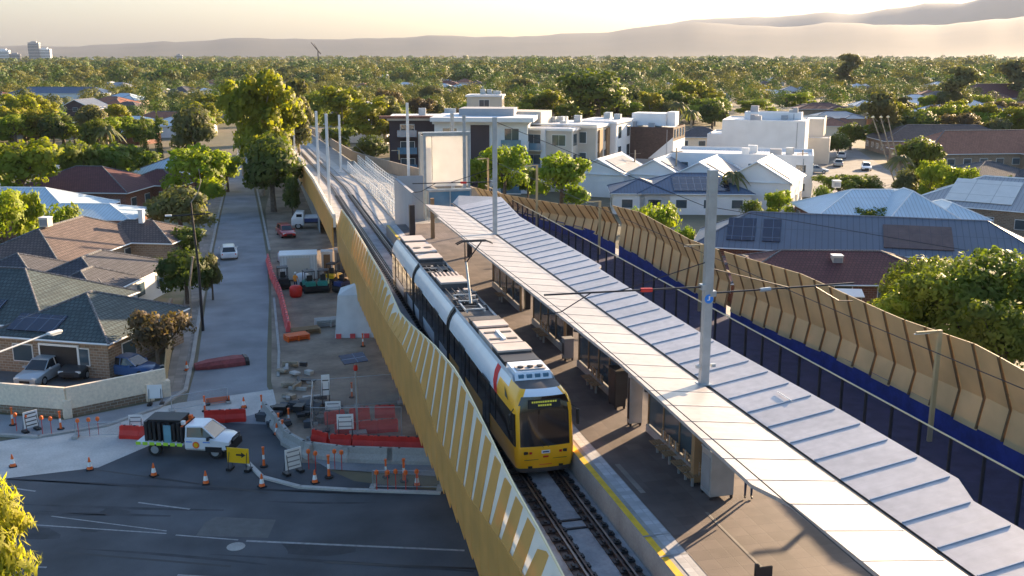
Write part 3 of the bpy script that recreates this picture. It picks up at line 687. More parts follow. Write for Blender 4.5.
# ================================================================ TRAM
def make_tram():
    XC=10.42; YN=35.55; ZR=6.0
    t=thing('tram','yellow fronted articulated tram with dark glass and pale roof on the near track','tram',(XC,52,ZR))
    def outline(hw,yn,yr,bow=.32,cr=.26,nf=8):
        P=[(-hw,yr)]
        P+=[(-hw,yn+cr+2.6),(-hw*.99,yn+cr+1.2)]
        hwn=hw*.97
        for k in range(5):
            a=math.pi/2*k/4; P.append((-hwn+cr*.8*(1-math.cos(a)),yn+cr*(1-math.sin(a))+bow*.25))
        m=hwn-cr*.8
        for k in range(1,nf): 
            u=-1+2*k/nf; P.append((m*u,yn+bow*.25*u*u))
        Q=[(-x,y) for x,y in P[:8]][::-1]
        return P+Q
    # section joints
    J=[47.6,50.2,58.3,60.9]   # bellows around 49 and 60
    secs=[(YN,48.9),(49.35,60.2),(60.65,69.9)]
    rows=[(.16,1.1,.10),(.36,1.17,.03),(.75,1.23,0),(1.14,1.24,0),(1.24,1.24,.02),(2.5,1.23,.20),(2.84,1.18,.26),(3.16,1.04,.33),(3.38,.86,.62)]
    mats=['tram_grey','tram_yellow','tram_yellow','tram_yellow','tram_glass','tram_white','tram_white','tram_white']
    for si,(y0,y1) in enumerate(secs):
        front=(si==0)
        body=MB();glass=MB();wind=MB()
        if front:
            rings=[]
            for (z,hw,rk) in rows: rings.append([(XC+x,y,ZR+z) for x,y in outline(hw,y0+rk,y1)])
        else:
            rings=[]
            for (z,hw,rk) in rows:
                n=6; L=[(XC-hw,y1-(y1-y0)*k/n,ZR+z) for k in range(n+1)]; Rr=[(XC+hw,y0+(y1-y0)*k/n,ZR+z) for k in range(n+1)]
                rings.append(L+Rr)
        n=len(rings[0])
        for r_ in range(len(rows)-1):
            for k in range(n-1):
                q=[rings[r_][k],rings[r_][k+1],rings[r_+1][k+1],rings[r_+1][k]]
                cy=sum(p[1] for p in q)/4; cx=sum(p[0] for p in q)/4-XC
                m=mats[r_]
                isfront=front and cy<y0+1.5 and abs(cx)<.98
                corner=front and cy<y0+1.6 and abs(cx)>=.98
                if r_ in(5,6) and isfront: wind.poly(q,'tram_glass')
                elif r_==5: body.poly(q,'tram_yellow' if front and cy<y0+2.6 else 'tram_white')
                elif r_ in(4,5):
                    if isfront: wind.poly(q,'tram_glass')
                    elif corner and r_==4 and abs(cx)<1.14: body.poly(q,'tram_yellow')
                    else: glass.poly(q,'tram_glass')
                elif r_==3: body.poly(q,'tram_yellow' if front else 'tram_grey')
                elif r_ in(6,7): body.poly(q,'tram_white' if not (front and cy<y0+2.6 and abs(cx)>.7) else 'tram_yellow')
                elif r_ in(1,2): body.poly(q,'tram_yellow' if front and cy<45 else 'tram_white')
                else: body.poly(q,m)
        # roof lid and tail
        body.poly([(p[0],p[1],p[2]-.0) for p in rings[-1]],'tram_grey')
        body.poly([(p[0],p[1],p[2]) for p in rings[0]][::-1],'tram_grey')
        for r_ in range(len(rows)-1):
            body.poly([rings[r_][0],rings[r_][-1],rings[r_+1][-1],rings[r_+1][0]],'tram_grey')
            if not front: body.poly([rings[r_][n//2-1],rings[r_][n//2],rings[r_+1][n//2],rings[r_+1][n//2-1]],'tram_grey')
        body.build('body',t,smooth=True); 
        if glass.v: glass.build('side_window_band',t,smooth=True)
        if front: wind.build('windscreen',t,smooth=True)
        # doors
        for yd in ([y0+4.2,y0+9.3] if front else [y0+2.4,y0+7.6]):
            for sx in (-1,1):
                b=MB(); x=XC+sx*1.242
                b.box(min(x,x+sx*.02),max(x,x+sx*.02),yd,yd+1.35,ZR+.35,ZR+2.6,'tram_grey')
                b.box(min(x+sx*.021,x+sx*.03),max(x+sx*.021,x+sx*.03),yd+.06,yd+.64,ZR+.7,ZR+2.5,'tram_glass'); b.box(min(x+sx*.021,x+sx*.03),max(x+sx*.021,x+sx*.03),yd+.70,yd+1.29,ZR+.7,ZR+2.5,'tram_glass')
                b.build('door',t)
        # side pillars in the glass band
        yy=y0+ (3.2 if front else 1.0)
        while yy<y1-.6:
            for sx in (-1,1):
                x=XC+sx*1.24; b=MB(); b.box(min(x,x+sx*.015),max(x,x+sx*.015),yy-.035,yy+.035,ZR+1.3,ZR+2.48,'black'); b.build('window_pillar',t)
            yy+=1.75
    # red flash behind the cab on the roof cowl (follows the cowl faces)
    for sx in (-1,1):
        b=MB()
        for (ra,rb) in ((5,6),(6,7),(7,8)):
            za,ha,_=rows[ra-0]; zb,hb,_=rows[rb] if rb<len(rows) else rows[-1]
            ya=YN+2.9+(za-2.5)*.9; yb=YN+2.9+(zb-2.5)*.9
            A=[(XC+sx*(ha+.008),ya,ZR+za+.004),(XC+sx*(ha+.008),ya+.6,ZR+za+.004),(XC+sx*(hb+.008),yb+.6,ZR+zb+.004),(XC+sx*(hb+.008),yb,ZR+zb+.004)]
            b.poly(A,'tram_red')
        b.build('red_stripe',t,fix=False)
    # black emblem panel on yellow cowl
    b=MB()
    for sx in(-1,1):
        b.poly([(XC+sx*1.20,YN+1.2,ZR+2.80),(XC+sx*1.20,YN+1.75,ZR+2.82),(XC+sx*1.07,YN+2.3,ZR+3.10),(XC+sx*1.10,YN+2.15,ZR+3.04)],'black')
    b.build('emblem',t,fix=False)
    # bellows
    for yj in (49.125,60.425):
        b=MB()
        for k,sc_ in enumerate((1.0,1.03,1.0)):
            yk=yj-.2+k*.2
            P=[(-1.25,.4),(-1.27,2.5),(-1.21,2.87),(-1.05,3.2),(-.86,3.45),(.86,3.45),(1.05,3.2),(1.21,2.87),(1.27,2.5),(1.25,.4)]
            b.add([(XC+x*sc_,yk-.09,ZR+z*(1+.01*k)) for x,z in P]+[(XC+x*sc_,yk+.09,ZR+z*(1+.01*k)) for x,z in P],[[i,(i+1)%10,10+(i+1)%10,10+i] for i in range(10)]+[list(range(10)),list(range(10,20))[::-1]],'black')
        b.build('bellows',t)
    # destination display with amber dashes
    b=MB(); b.add([(XC-.66,YN+.235,ZR+2.72),(XC+.66,YN+.235,ZR+2.72),(XC+.64,YN+.30,ZR+3.05),(XC-.64,YN+.30,ZR+3.05)],[(0,1,2,3)],'black')
    rnd=random.Random(4)
    for r_,(z,n_) in enumerate(((2.96,11),(2.83,6))):
        x=-.5 if r_==0 else -.25
        for k in range(n_):
            w_=.055+rnd.random()*.03; 
            yy=YN+.215+(z-2.72)*.2
            b.add([(XC+x,yy,ZR+z-.035),(XC+x+w_,yy,ZR+z-.035),(XC+x+w_,yy+.012,ZR+z+.035),(XC+x,yy+.012,ZR+z+.035)],[(0,1,2,3)],'led'); x+=w_+.025
    b.build('destination_display',t,fix=False)
    # lights, coupler cover, bumper details
    for sx in (-1,1):
        b=MB(); b.obox((XC+sx*.70,YN-.02+.09,ZR+1.0),(.34,.06,.12),-sx*.22,'black'); b.build('light_housing',t,bevel=.02)
        b=MB(); b.obox((XC+sx*.78,YN+.035+.03,ZR+1.0),(.12,.07,.09),-sx*.25,'headlight'); b.build('headlight',t)
        b=MB(); b.obox((XC+sx*.60,YN+.03,ZR+1.0),(.1,.07,.08),-sx*.2,'taillight'); b.build('tail_light',t)
        b=MB(); b.obox((XC+sx*.62,YN-.02+.04,ZR+.42),(.16,.05,.07),0,'black'); b.build('fog_light',t)
        b=MB(); b.tube([(XC+sx*1.1,YN+.6,ZR+2.7),(XC+sx*1.33,YN+.3,ZR+2.6)],.025,'black',5); b.obox((XC+sx*1.36,YN+.28,ZR+2.25),(.10,.14,.62),0,'black'); b.build('mirror',t,bevel=.02)
        b=MB(); b.box(XC+sx*.95-.02,XC+sx*.95+.02,YN+.25,YN+.29,ZR+.5,ZR+1.12,'black'); 
    b=MB(); b.obox((XC,YN+.005,ZR+1.02),(.34,.03,.13),0,'white'); b.obox((XC,YN-.012,ZR+1.02),(.26,.01,.05),0,'navy'); b.build('front_badge',t)
    b=MB(); b.obox((XC,YN+.02,ZR+.72),(1.7,.02,.015),0,'black'); b.obox((XC-.0,YN+.0,ZR+.82),(.22,.02,.07),0,'red_plastic'); b.obox((XC,YN+.02,ZR+.5),(.5,.02,.03),0,'orange'); b.build('front_trim',t)
    b=MB(); b.tube([(XC-.1,YN+.0,ZR+1.2),(XC-.55,YN+.28,ZR+1.85)],.014,'black',4); b.tube([(XC+.1,YN+.0,ZR+1.2),(XC-.0,YN+.3,ZR+1.9)],.014,'black',4); b.build('wiper',t)
    b=MB(); b.box(XC-.7,XC+.7,YN+.75,YN+.95,ZR+1.25,ZR+1.5,'grey'); b.box(XC-.25,XC+.25,YN+1.3,YN+1.5,ZR+1.2,ZR+2.1,'tram_seat'); b.build('driver_desk',t)
    # roof equipment : (y0,y1,kind)
    Zt=ZR+3.39
    def box_eq(y0,y1,h,top='tram_roof',hw=.74,side='tram_grey',name='roof_unit'):
        b=MB(); b.box(XC-hw,XC+hw,y0,y1,Zt,Zt+h*.75,side); b.box(XC-hw-.02,XC+hw+.02,y0-.02,y1+.02,Zt+h*.75+.001,Zt+h,top); b.build(name,t,bevel=.02)
    b=MB(); 
    for sx in(-1,1): b.add([(XC+sx*.82,YN+1.6,Zt),(XC+sx*.82,69.5,Zt),(XC+sx*.82,69.5,Zt+.16),(XC+sx*.82,YN+2.0,Zt+.16),(XC+sx*.86,YN+1.6,Zt-.05),(XC+sx*.86,69.5,Zt-.05)],[(0,1,2,3),(4,5,2,3)],'tram_white')
    b.build('roof_cowl_edge',t,fix=False)
    # cab roof AC with grille
    b=MB(); b.add([(XC-.78,YN+1.75,Zt-.02),(XC+.78,YN+1.75,Zt-.02),(XC+.72,YN+1.95,Zt+.28),(XC-.72,YN+1.95,Zt+.28),(XC-.78,YN+3.3,Zt-.02),(XC+.78,YN+3.3,Zt-.02),(XC+.72,YN+3.3,Zt+.3),(XC-.72,YN+3.3,Zt+.3)],[(0,1,2,3),(3,2,6,7),(0,3,7,4),(1,5,6,2),(4,7,6,5)],'tram_white')
    for k in range(4): b.box(XC-.62+k*.34,XC-.40+k*.34,YN+1.80,YN+1.9,Zt+.04,Zt+.2,'glass_blue')
    b.box(XC-.6,XC+.6,YN+2.1,YN+2.6,Zt+.301,Zt+.34,'tram_roof')
    for k in range(3): b.lathe([(.13,0),(.13,.05),(.05,.06)],'black',10,(XC-.4+k*.4,YN+2.35,Zt+.341))
    b.build('cab_cooler',t)
    box_eq(YN+3.6,YN+4.6,.24,'steel_dark'); box_eq(YN+4.8,YN+5.9,.36)
    b=MB(); b.box(XC-.74,XC+.74,YN+6.2,YN+8.6,Zt,Zt+.3,'tram_roof')
    for sx in (-.38,.38):
        for yk in (.6,1.7): b.box(XC+sx-.24,XC+sx+.24,YN+6.2+yk-.12,YN+6.2+yk+.12,Zt+.301,Zt+.33,'tram_grey')
    b.box(XC-.08,XC+.08,YN+6.6,YN+8.1,Zt+.301,Zt+.36,'white'); b.build('roof_unit',t,bevel=.02)
    box_eq(YN+8.9,YN+9.9,.36); box_eq(YN+10.2,YN+10.9,.3,'tram_grey')
    rnd=random.Random(2)
    def clutter(y0,y1):
        b=MB()
        for k in range(int((y1-y0)*5)):
            x=rnd.uniform(-.7,.7); y=rnd.uniform(y0,y1); b.obox((XC+x,y,Zt+.08+rnd.random()*.1),(rnd.uniform(.08,.4),rnd.uniform(.08,.4),rnd.uniform(.08,.28)),rnd.random()*.2,rnd.choice(['tram_grey','black','steel_dark','tram_roof']))
        for k in range(4): b.tube([(XC-.6+k*.35,y0,Zt+.2),(XC-.6+k*.35,y1,Zt+.2)],.03,'black',5)
        b.build('roof_cabling',t,fix=False)
    clutter(49.6,53.2)
    box_eq(53.6,55.2,.45); clutter(50.2,51.0)
    b=MB(); b.box(XC-.74,XC+.74,55.5,56.7,Zt,Zt+.3,'tram_grey')
    for k in range(7): b.box(XC-.76+k*.23,XC-.66+k*.23,55.5,56.7,Zt+.301,Zt+.36,'tram_roof')
    b.build('brake_resistor',t)
    clutter(57,59.5)
    box_eq(61.1,62.6,.34); clutter(60.9,61.05); box_eq(63.0,65.6,.4); 
    b=MB()
    for sx in(-.35,.35): b.lathe([(.26,0),(.26,.03),(.2,.03)],'tram_grey',12,(XC+sx,64.3,Zt+.401))
    b.build('cooling_fan',t)
    box_eq(66.0,66.9,.3); box_eq(67.3,69.2,.36)
    # pantograph (base about y 50, head near y 48)
    b=MB(); z0=Zt+.1
    for sx in (-1,1): b.box(XC+sx*.45-.04,XC+sx*.45+.04,48.0,51.6,z0,z0+.08,'galv')
    for yy in (48.2,50.,51.4): b.box(XC-.5,XC+.5,yy-.05,yy+.05,z0+.081,z0+.16,'galv')
    b.build('pantograph_base',t)
    b=MB(); b.tube([(XC,49.3,z0+.15),(XC+.0,50.4,ZR+5.6)],[.07,.05],'galv',6); b.build('pantograph_lower_arm',t)
    b=MB()
    for sx in(-1,1): b.tube([(XC+sx*.05,50.4,ZR+5.6),(XC+sx*.42,48.6,ZR+6.95)],.035,'steel_dark',5)
    b.tube([(XC-.9,48.55,ZR+6.9),(XC-.6,48.55,ZR+7.03),(XC+.6,48.55,ZR+7.03),(XC+.9,48.55,ZR+6.9)],.035,'black',5); b.tube([(XC-.9,48.25,ZR+6.9),(XC-.6,48.25,ZR+7.03),(XC+.6,48.25,ZR+7.03),(XC+.9,48.25,ZR+6.9)],.035,'black',5)
    b.build('pantograph_head',t)
    # bogies
    for yb in (YN+3.2,YN+10.2,54.8,64.6):
        for sx in (-1,1):
            for q in (-.85,.85):
                b=MB(); b.tube([(XC+sx*.69,yb+q,ZR+.31),(XC+sx*.82,yb+q,ZR+.31)],.30,'rail_steel',16); b.build('wheel',t)
    return t
make_tram()
# ================================================================ OVERHEAD
def pole(x,y,z0,z1,w,label,m='galv',square=True,arms=(),name='catenary_pole'):
    t=thing(name,label,'catenary pole',(x,y,z0))
    b=MB()
    h=w/2
    if square: b.prism([(-h,-h*.8),(h,-h*.8),(h,h*.8),(-h,h*.8)],0,z1-z0,m)
    else: b.cyl(0,0,0,z1-z0,h,m,10,h*.8)
    b.build('mast',t,world=False,bevel=.02)
    b=MB(); b.box(-h*1.5,h*1.5,-h*1.4,h*1.4,0,.05,m); b.build('base_plate',t,world=False)
    for (dx,z,drop) in arms:
        b=MB(); s=1 if dx>0 else -1
        b.tube([(s*h,0,z-z0),(dx,0,z-z0+.05)],.035,'steel_dark',6); b.tube([(s*h,0,z-z0+.9),(dx*.55,0,z-z0+.03)],.02,'steel_dark',5)
        b.tube([(dx*.72,0,z-z0+.03),(dx*.9,0,z-z0-drop),(dx,0,z-z0-drop-.05)],.022,'steel_dark',5)
        b.tube([(dx*.35,0,z-z0),(dx*.42,0,z-z0+.02)],.08,'red_plastic' if dx<0 else 'galv',6)
        b.build('bracket_arm',t,world=False)
        b=MB(); b.box(s*h-.12,s*h+.12,-.16,.16,z-z0-.1,z-z0+.1,'galv'); b.build('clamp',t,world=False)
    return t
t=pole(15.85,33.3,10.02,18.0,.33,'tall square galvanised pole with a round blue sticker rising through the canopy',arms=((-6.2,13.75,.6),(6.0,13.5,.6)))
b=MB(); c=MB()
hh=.33/2*.8
b.tube([(0,-hh-.002,3.3),(0,-hh-.02,3.3)],.17,'blue_sign',16); b.obox((.01,-hh-.024,3.33),(.05,.006,.16),0,'white',0); b.obox((-.03,-hh-.024,3.26),(.09,.006,.03),.4,'white'); b.build('round_sticker',t,world=False)
for sx in(-1,1):
    b=MB(); b.obox((sx*.3,-.1,.75),(.16,.12,.12),0,'galv'); b.build('floodlight',t,world=False)
pole(15.85,66.8,10.02,17.9,.29,'slim grey pole standing on the canopy above the far end of the tram',arms=((-5.6,13.6,.5),))
pole(20.9,107.6,5.8,15.9,.34,'pale pole right behind the lift tower')
pole(20.3,98.5,5.8,16.2,.30,'grey pole at the right front corner of the lift tower')
pole(20.1,134.1,5.8,15.8,.34,'pale pole with two small boxes standing alone on the right parapet',m='white_metal')
pole(7.9,126.5,5.6,15.3,.30,'leftmost and tallest white pole of the three at the bend',m='white_metal')
pole(8.0,111.5,5.8,15.8,.30,'middle white pole nearest the screen end',m='white_metal')
pole(12.7,151.2,5.2,13.4,.30,'white pole on the right side of the far track',m='white_metal')
pole(8.0,196,3.7,13.0,.30,'short far white pole beside the avenue trees',m='white_metal')
pole(8.2,232,2.3,11.5,.30,'farthest white pole near the avenue trees',m='white_metal')
def wire(name,lab,pts,r=.018,m='steel_dark'):
    b=MB(); b.tube(pts,r,m,4); o=b.build(name,fix=False); tag(o,lab,'wire'); return o
wire('contact_wire','thin contact wire sagging over the near tram track',[(9.9,-10,13.0),(10.5,33.3,13.02),(10.1,48.4,13.08),(10.2,66.8,13.0),(10.4,111,12.9),(10.2,151,12.0),(10.3,196,10.5),(10.3,232,9.3)])
wire('contact_wire','thin contact wire above the far tram track',[(22,-10,12.6),(22.1,33.3,12.1),(21.9,66.8,12.2),(21.6,98,12.4)])
wire('feeder_wire','thin feeder wire stretched past the brown tiled roof',[(15.9,66.8,17.6),(28,60,12.5),(45,56,9.5)],.02)
# ================================================================ LIFT TOWER
x0,x1=16.3,20.9; y0=98.6
t=thing('lift_tower','grey framed lift tower with a big cream front panel and blue glass foot','lift tower',((x0+x1)/2,y0+1.5,5.8))
zt_=Zat(440,136,18.5,y0)
b=MB(); 
for xx in (x0,x1-.22):
    for yy in (y0,y0+3.0): b.box(xx,xx+.22,yy,yy+.22,5.8,zt_,'galv')
b.box(x0,x1,y0+.0,y0+.2,zt_+.001,zt_+.2,'galv'); b.box(x0,x1,y0+3.02,y0+3.22,zt_+.001,zt_+.2,'galv'); b.build('frame',t)
b=MB(); b.box(x0+.85,x1-.25,y0+.02,y0+.10,zt_-4.9,zt_-.02,'poly_panel'); b.build('front_panel',t)
b=MB(); b.box(x0+.23,x0+.8,y0+.04,y0+.10,zt_-4.9,zt_-.02,'poly_panel'); b.build('side_panel',t)
b=MB(); b.box(x0+.1,x0+.16,y0+.25,y0+2.95,5.8,zt_-.02,'render_cream'); b.box(x0+.3,x1-.3,y0+2.8,y0+2.9,5.8,8.6,'render_grey'); b.build('shaft_wall',t)
b=MB(); b.box(x0-.05,x1+.05,y0-.05,y0+.5,zt_+.21,zt_+.36,'galv'); b.build('roof',t)
for k in range(2):
    b=MB(); xa=x0+.3+k*2.15; b.box(xa,xa+2.05,y0-.9,y0-.84,7.0,8.9,'glass_blue'); b.build('glass_panel',t)
b=MB(); b.box(x0+.2,x1-.1,y0-1.0,y0-.02,8.95,9.1,'galv'); b.box(x0+.2,x0+.3,y0-.95,y0-.8,5.8,8.94,'galv'); b.box(x1-.25,x1-.15,y0-.95,y0-.8,5.8,8.94,'galv'); b.box(x0+2.33,x0+2.43,y0-.95,y0-.8,5.8,8.94,'galv'); b.build('entry_frame',t)
b=MB()
for k in range(3): b.obox((x0+1.2+k*1.2,y0+.8,9.5+k*.08),(.7,.4,.35),.2,'tram_roof')
b.tube([(x0+.4,y0+.5,9.8),(x1-.4,y0+.5,9.9)],.06,'galv'); b.build('lift_machinery',t)
# grey wall left of the lift
t=thing('end_wall','plain grey concrete wall at the far end of the platform canopy','wall',(15,84.5,5.8))
b=MB(); b.box(13.4,13.7,88,99,5.8,10.2,'render_grey'); b.box(13.72,16.2,98.7,99,5.8,10.4,'render_grey'); b.build('wall_panel',t)
b=MB(); b.box(12.9,13.35,86,86.5,6.8,9.4,'steel_dark'); b.box(14.4,14.7,84,84.3,6.8,10.2,'timber'); b.build('door_frame',t)
# ================================================================ RAMP with white balustrades
def balustrade(x,ya,yb,label,zb=lambda y:5.85):
    t=thing('white_balustrade',label,'balustrade',(x,(ya+yb)/2,zb((ya+yb)/2)))
    n=int((yb-ya)/2.0)
    b=MB()
    for k in range(n+1):
        b=MB(); y=ya+(yb-ya)*k/n; b.box(x-.04,x+.04,y-.04,y+.04,zb(y),zb(y)+1.25,'white_metal'); b.build('post',t)
    b=MB()
    for h in (.15,.5,.85,1.25): b.tube([(x,ya+(yb-ya)*k/6,zb(ya+(yb-ya)*k/6)+h) for k in range(7)],.045,'white_metal',5)
    b.build('rail',t)
rz_=lambda y: 6.8 if y<90 else max(5.85,6.8-(y-90)*.02)
balustrade(13.55,92,150,'white pipe balustrade next to the near track',lambda y:rz_(y)-.3)
balustrade(14.5,96,150,'second white balustrade on the left side of the ramp',lambda y:rz_(y)-.3)
balustrade(15.9,110,158,'third white balustrade on the right side of the ramp',lambda y:rz_(y)-.2)
balustrade(16.9,112,156,'white balustrade nearest the grey parapet',lambda y:rz_(y)-.2)
b=MB(); beam(b,12.05,13.4,-.215,-.14,'concrete_pale',ys=[y for y in YS if 92<y<250]); beam(b,13.45,17,-.2,.02,'concrete_pale',ys=[y for y in YS if 92<y<165]); tag(b.build('ramp'),'pale concrete pedestrian ramp between the white balustrades','ramp')
# ================================================================ HOUSES
def slope_pt(a,c,t): return tuple(a[i]+(c[i]-a[i])*t for i in range(3))
def house(name,label,c,rz,blocks,roof,wall,group=None,over=.45,win=True,cat='house',ridge='tile_grey',ac=None,solar=(),door=True,chim=None,base=0.):
    """blocks: (dx,dy,w,l,zeave,zridge,style) in the house's own frame; style hip/gable/flat; ridge runs along the longer side (or 'gx'/'gy' force gable ridge along x/y)"""
    t=thing(name,label,cat,(c[0],c[1],base),rz,group)
    W=MB();Rf=MB();Rc=MB();Gt=MB();wins=[]
    for (dx,dy,w,l,ze,zr,st) in blocks:
        x0,x1,y0,y1=dx-w/2,dx+w/2,dy-l/2,dy+l/2
        o=over
        if st=='flat':
            W.box(x0,x1,y0,y1,0,ze,wall)
            Rf.box(x0+.15,x1-.15,y0+.15,y1-.15,ze+.002,ze+.04,roof)
            for (a,b_,c_,d) in ((x0,x1,y0,y0+.15),(x0,x1,y1-.15,y1),(x0,x0+.15,y0+.151,y1-.151),(x1-.15,x1,y0+.151,y1-.151)): Rf.box(a,b_,c_,d,ze+.003,zr,wall)
        else:
            along_y = l>=w
            if st=='gx': along_y=False
            if st=='gy': along_y=True
            W.box(x0,x1,y0,y1,0,ze-.03,wall)
            X0,X1,Y0,Y1=x0-o,x1+o,y0-o,y1+o
            hp=st=='hip'
            if along_y:
                h=(X1-X0)/2 if hp else 0.
                h=min(h,(Y1-Y0)/2-.01)
                a=(dx,Y0+h,zr);b_=(dx,Y1-h,zr)
                A,B,C,D=(X0,Y0,ze),(X1,Y0,ze),(X1,Y1,ze),(X0,Y1,ze)
                Rf.poly([A,a,b_,D],roof); Rf.poly([B,C,b_,a],roof)
                if hp: Rf.poly([A,B,a],roof); Rf.poly([C,D,b_],roof)
                else:
                    zz=ze+(zr-ze)*o/((X1-X0)/2)
                    for yy in (y0,y1): W.poly([(x0,yy,ze-.03),(x1,yy,ze-.03),(x1,yy,zz-.06),(dx,yy,zr-.08),(x0,yy,zz-.06)],wall)
                hips=[(A,a),(B,a),(C,b_),(D,b_)] if hp else []
                verge=[] if hp else [(A,a),(B,a),(C,b_),(D,b_)]
            else:
                h=(Y1-Y0)/2 if hp else 0.
                h=min(h,(X1-X0)/2-.01)
                a=(X0+h,dy,zr);b_=(X1-h,dy,zr)
                A,B,C,D=(X0,Y0,ze),(X1,Y0,ze),(X1,Y1,ze),(X0,Y1,ze)
                Rf.poly([A,B,b_,a],roof); Rf.poly([C,D,a,b_],roof)
                if hp: Rf.poly([D,A,a],roof); Rf.poly([B,C,b_],roof)
                else:
                    zz=ze+(zr-ze)*o/((Y1-Y0)/2)
                    for xx in (x0,x1): W.poly([(xx,y0,ze-.03),(xx,y1,ze-.03),(xx,y1,zz-.06),(xx,dy,zr-.08),(xx,y0,zz-.06)],wall)
                hips=[(A,a),(D,a),(B,b_),(C,b_)] if hp else []
                verge=[] if hp else [(A,a),(D,a),(B,b_),(C,b_)]
            if (Vector(a)-Vector(b_)).length>.1: Rc.tube([a,b_],.11,ridge,5)
            for p,q in hips: Rc.tube([p,q],.10,ridge,5)
            for p,q in verge: Gt.tube([(p[0],p[1],p[2]-.05),(q[0],q[1],q[2]-.05)],.11,'white',4)
            Rf.poly([(X0,Y0,ze-.02),(X0,Y1,ze-.02),(X1,Y1,ze-.02),(X1,Y0,ze-.02)],'white_wall')
            g=.07
            for p,q in ((A,B),(B,C),(C,D),(D,A)):
                if not hp and ((along_y and (p[1]==q[1])) or (not along_y and (p[0]==q[0]))): continue
                Gt.tube([(p[0],p[1],ze-.08),(q[0],q[1],ze-.08)],g,'white',4)
        if win:
            fl=max(1,int(round((ze)/2.9)))
            for f_ in range(fl):
                zb=.95+f_*2.9
                for side in range(4):
                    L_=(w if side%2==0 else l); n=max(1,int(L_/3.4))
                    for k in range(n):
                        u=-L_/2+L_*(k+.5)/n; ww=min(1.5,L_/n*.5)
                        if side==0: wins.append((dx+u,y0,0,ww,zb))
                        elif side==2: wins.append((dx+u,y1,2,ww,zb))
                        elif side==1: wins.append((x1,dy+u,1,ww,zb))
                        else: wins.append((x0,dy+u,3,ww,zb))
    W.build('wall',t,world=False)
    r=Rf.build('roof',t,world=False)
    if Rc.v: Rc.build('ridge_capping',t,world=False)
    if Gt.v: Gt.build('gutter',t,world=False)
    if win:
        for (x,y,s,ww,zb) in wins[:26]:
            inside=False
            for (dx,dy,w,l,ze,zr,st) in blocks:
                if dx-w/2+.05<x<dx+w/2-.05 and dy-l/2+.05<y<dy+l/2-.05: inside=True
            if inside: continue
            b=MB(); h=1.15
            nx,ny=[(0,-1),(1,0),(0,1),(-1,0)][s]
            b.obox((x+nx*.03,y+ny*.03,zb+h/2),(ww+.12,.07,h+.12) if s%2==0 else (.07,ww+.12,h+.12),0,'white')
            f=b.build('window',t,world=False)
            b=MB(); b.obox((x+nx*.07,y+ny*.07,zb+h/2),(ww,.03,h) if s%2==0 else (.03,ww,h),0,'glass'); g=b.build('pane',f,world=False)
    for (dx,dy,w,l,ze,zr,st) in blocks:
        if st=='flat' and w>=10 and ze>4.1:
            rq=random.Random(int(w*7+ze*10))
            for k in range(5):
                b=MB(); x_=dx+rq.uniform(-w*.4,w*.4); y_=dy+rq.uniform(-l*.35,l*.35); q_=rq.uniform(.4,.9); b.box(x_-q_,x_+q_,y_-.5,y_+.5,ze+.05,ze+.05+rq.uniform(.7,1.3),rq.choice(['galv','white_metal','render_grey'])); b.build('rooftop_unit',t,world=False)
            b=MB(); b.tube([(dx+w/2-1.5,dy-l/2-.08,0),(dx+w/2-1.5,dy-l/2-.08,ze)],.07,'render_grey'); b.build('downpipe',t,world=False)
    if ac:
        for (x,y,z) in ac:
            b=MB(); b.box(x-.45,x+.45,y-.45,y+.45,z,z+.85,'render_cream'); b.box(x-.4,x+.4,y-.46,y-.452,z+.12,z+.7,'grey'); b.box(x-.5,x+.5,y-.5,y+.5,z+.851,z+.93,'white'); b.build('rooftop_cooler',t,world=False)
    if chim:
        for (x,y,z) in chim:
            b=MB(); b.box(x-.25,x+.25,y-.25,y+.25,z,z+1.4,'white_wall'); b.box(x-.32,x+.32,y-.32,y+.32,z+1.401,z+1.5,'white_wall'); b.build('chimney',t,world=False)
    for (P,m) in solar:
        b=MB(); n=(Vector(P[1])-Vector(P[0])).cross(Vector(P[3])-Vector(P[0])).normalized(); n=n if n.z>0 else -n
        lo=[tuple(Vector(p)+n*.06) for p in P]; hi=[tuple(Vector(p)+n*.12) for p in P]
        b.add(lo+hi,[(4,5,6,7),(0,1,5,4),(1,2,6,5),(2,3,7,6),(3,0,4,7)],m); b.build('solar_panel',t,world=False)
    return t
def roofpatch(block,side,u0,u1,v0,v1,over=.45):
    """quad lying on one slope of a block: side 0=-y 1=+x 2=+y 3=-x ; u along eave in metres from block centre, v 0..1 up the slope"""
    dx,dy,w,l,ze,zr,st=block
    o=over
    if side in(0,2):
        s=-1 if side==0 else 1; run=(l/2+o)
        f=lambda u,v:(dx+u,dy+s*(run-(run)*v),ze+(zr-ze)*v)
    else:
        s=1 if side==1 else -1; run=(w/2+o)
        f=lambda u,v:(dx+s*(run-run*v),dy+u,ze+(zr-ze)*v)
    return [f(u0,v0),f(u1,v0),f(u1,v1),f(u0,v1)]
th=math.atan2(.46,-.887)  # frame of the corner house
# --- A teal tiled corner house
ca,sa=-27.4,0
A1=(0,0,9.,9.6,2.75,4.9,'hip'); 
cA=Vector((-10.6,72.5))+Vector((-.887,.46))*4.1+Vector((.46,.887))*4.7
A2=(-9.5,3.4,14,11,2.75,5.6,'hip')
house('corner_house','tan brick corner house with wide dark teal tiled roof and solar panels',(cA.x,cA.y),R(-27.4),[A1,A2],'tile_teal','brick_tan',
  solar=[(roofpatch(A1,0,-3.6,.2,.12,.46),'solar'),(roofpatch(A2,0,-6.5,2.6,.10,.40),'solar'),(roofpatch(A2,0,-6.0,.4,.48,.72),'solar')])
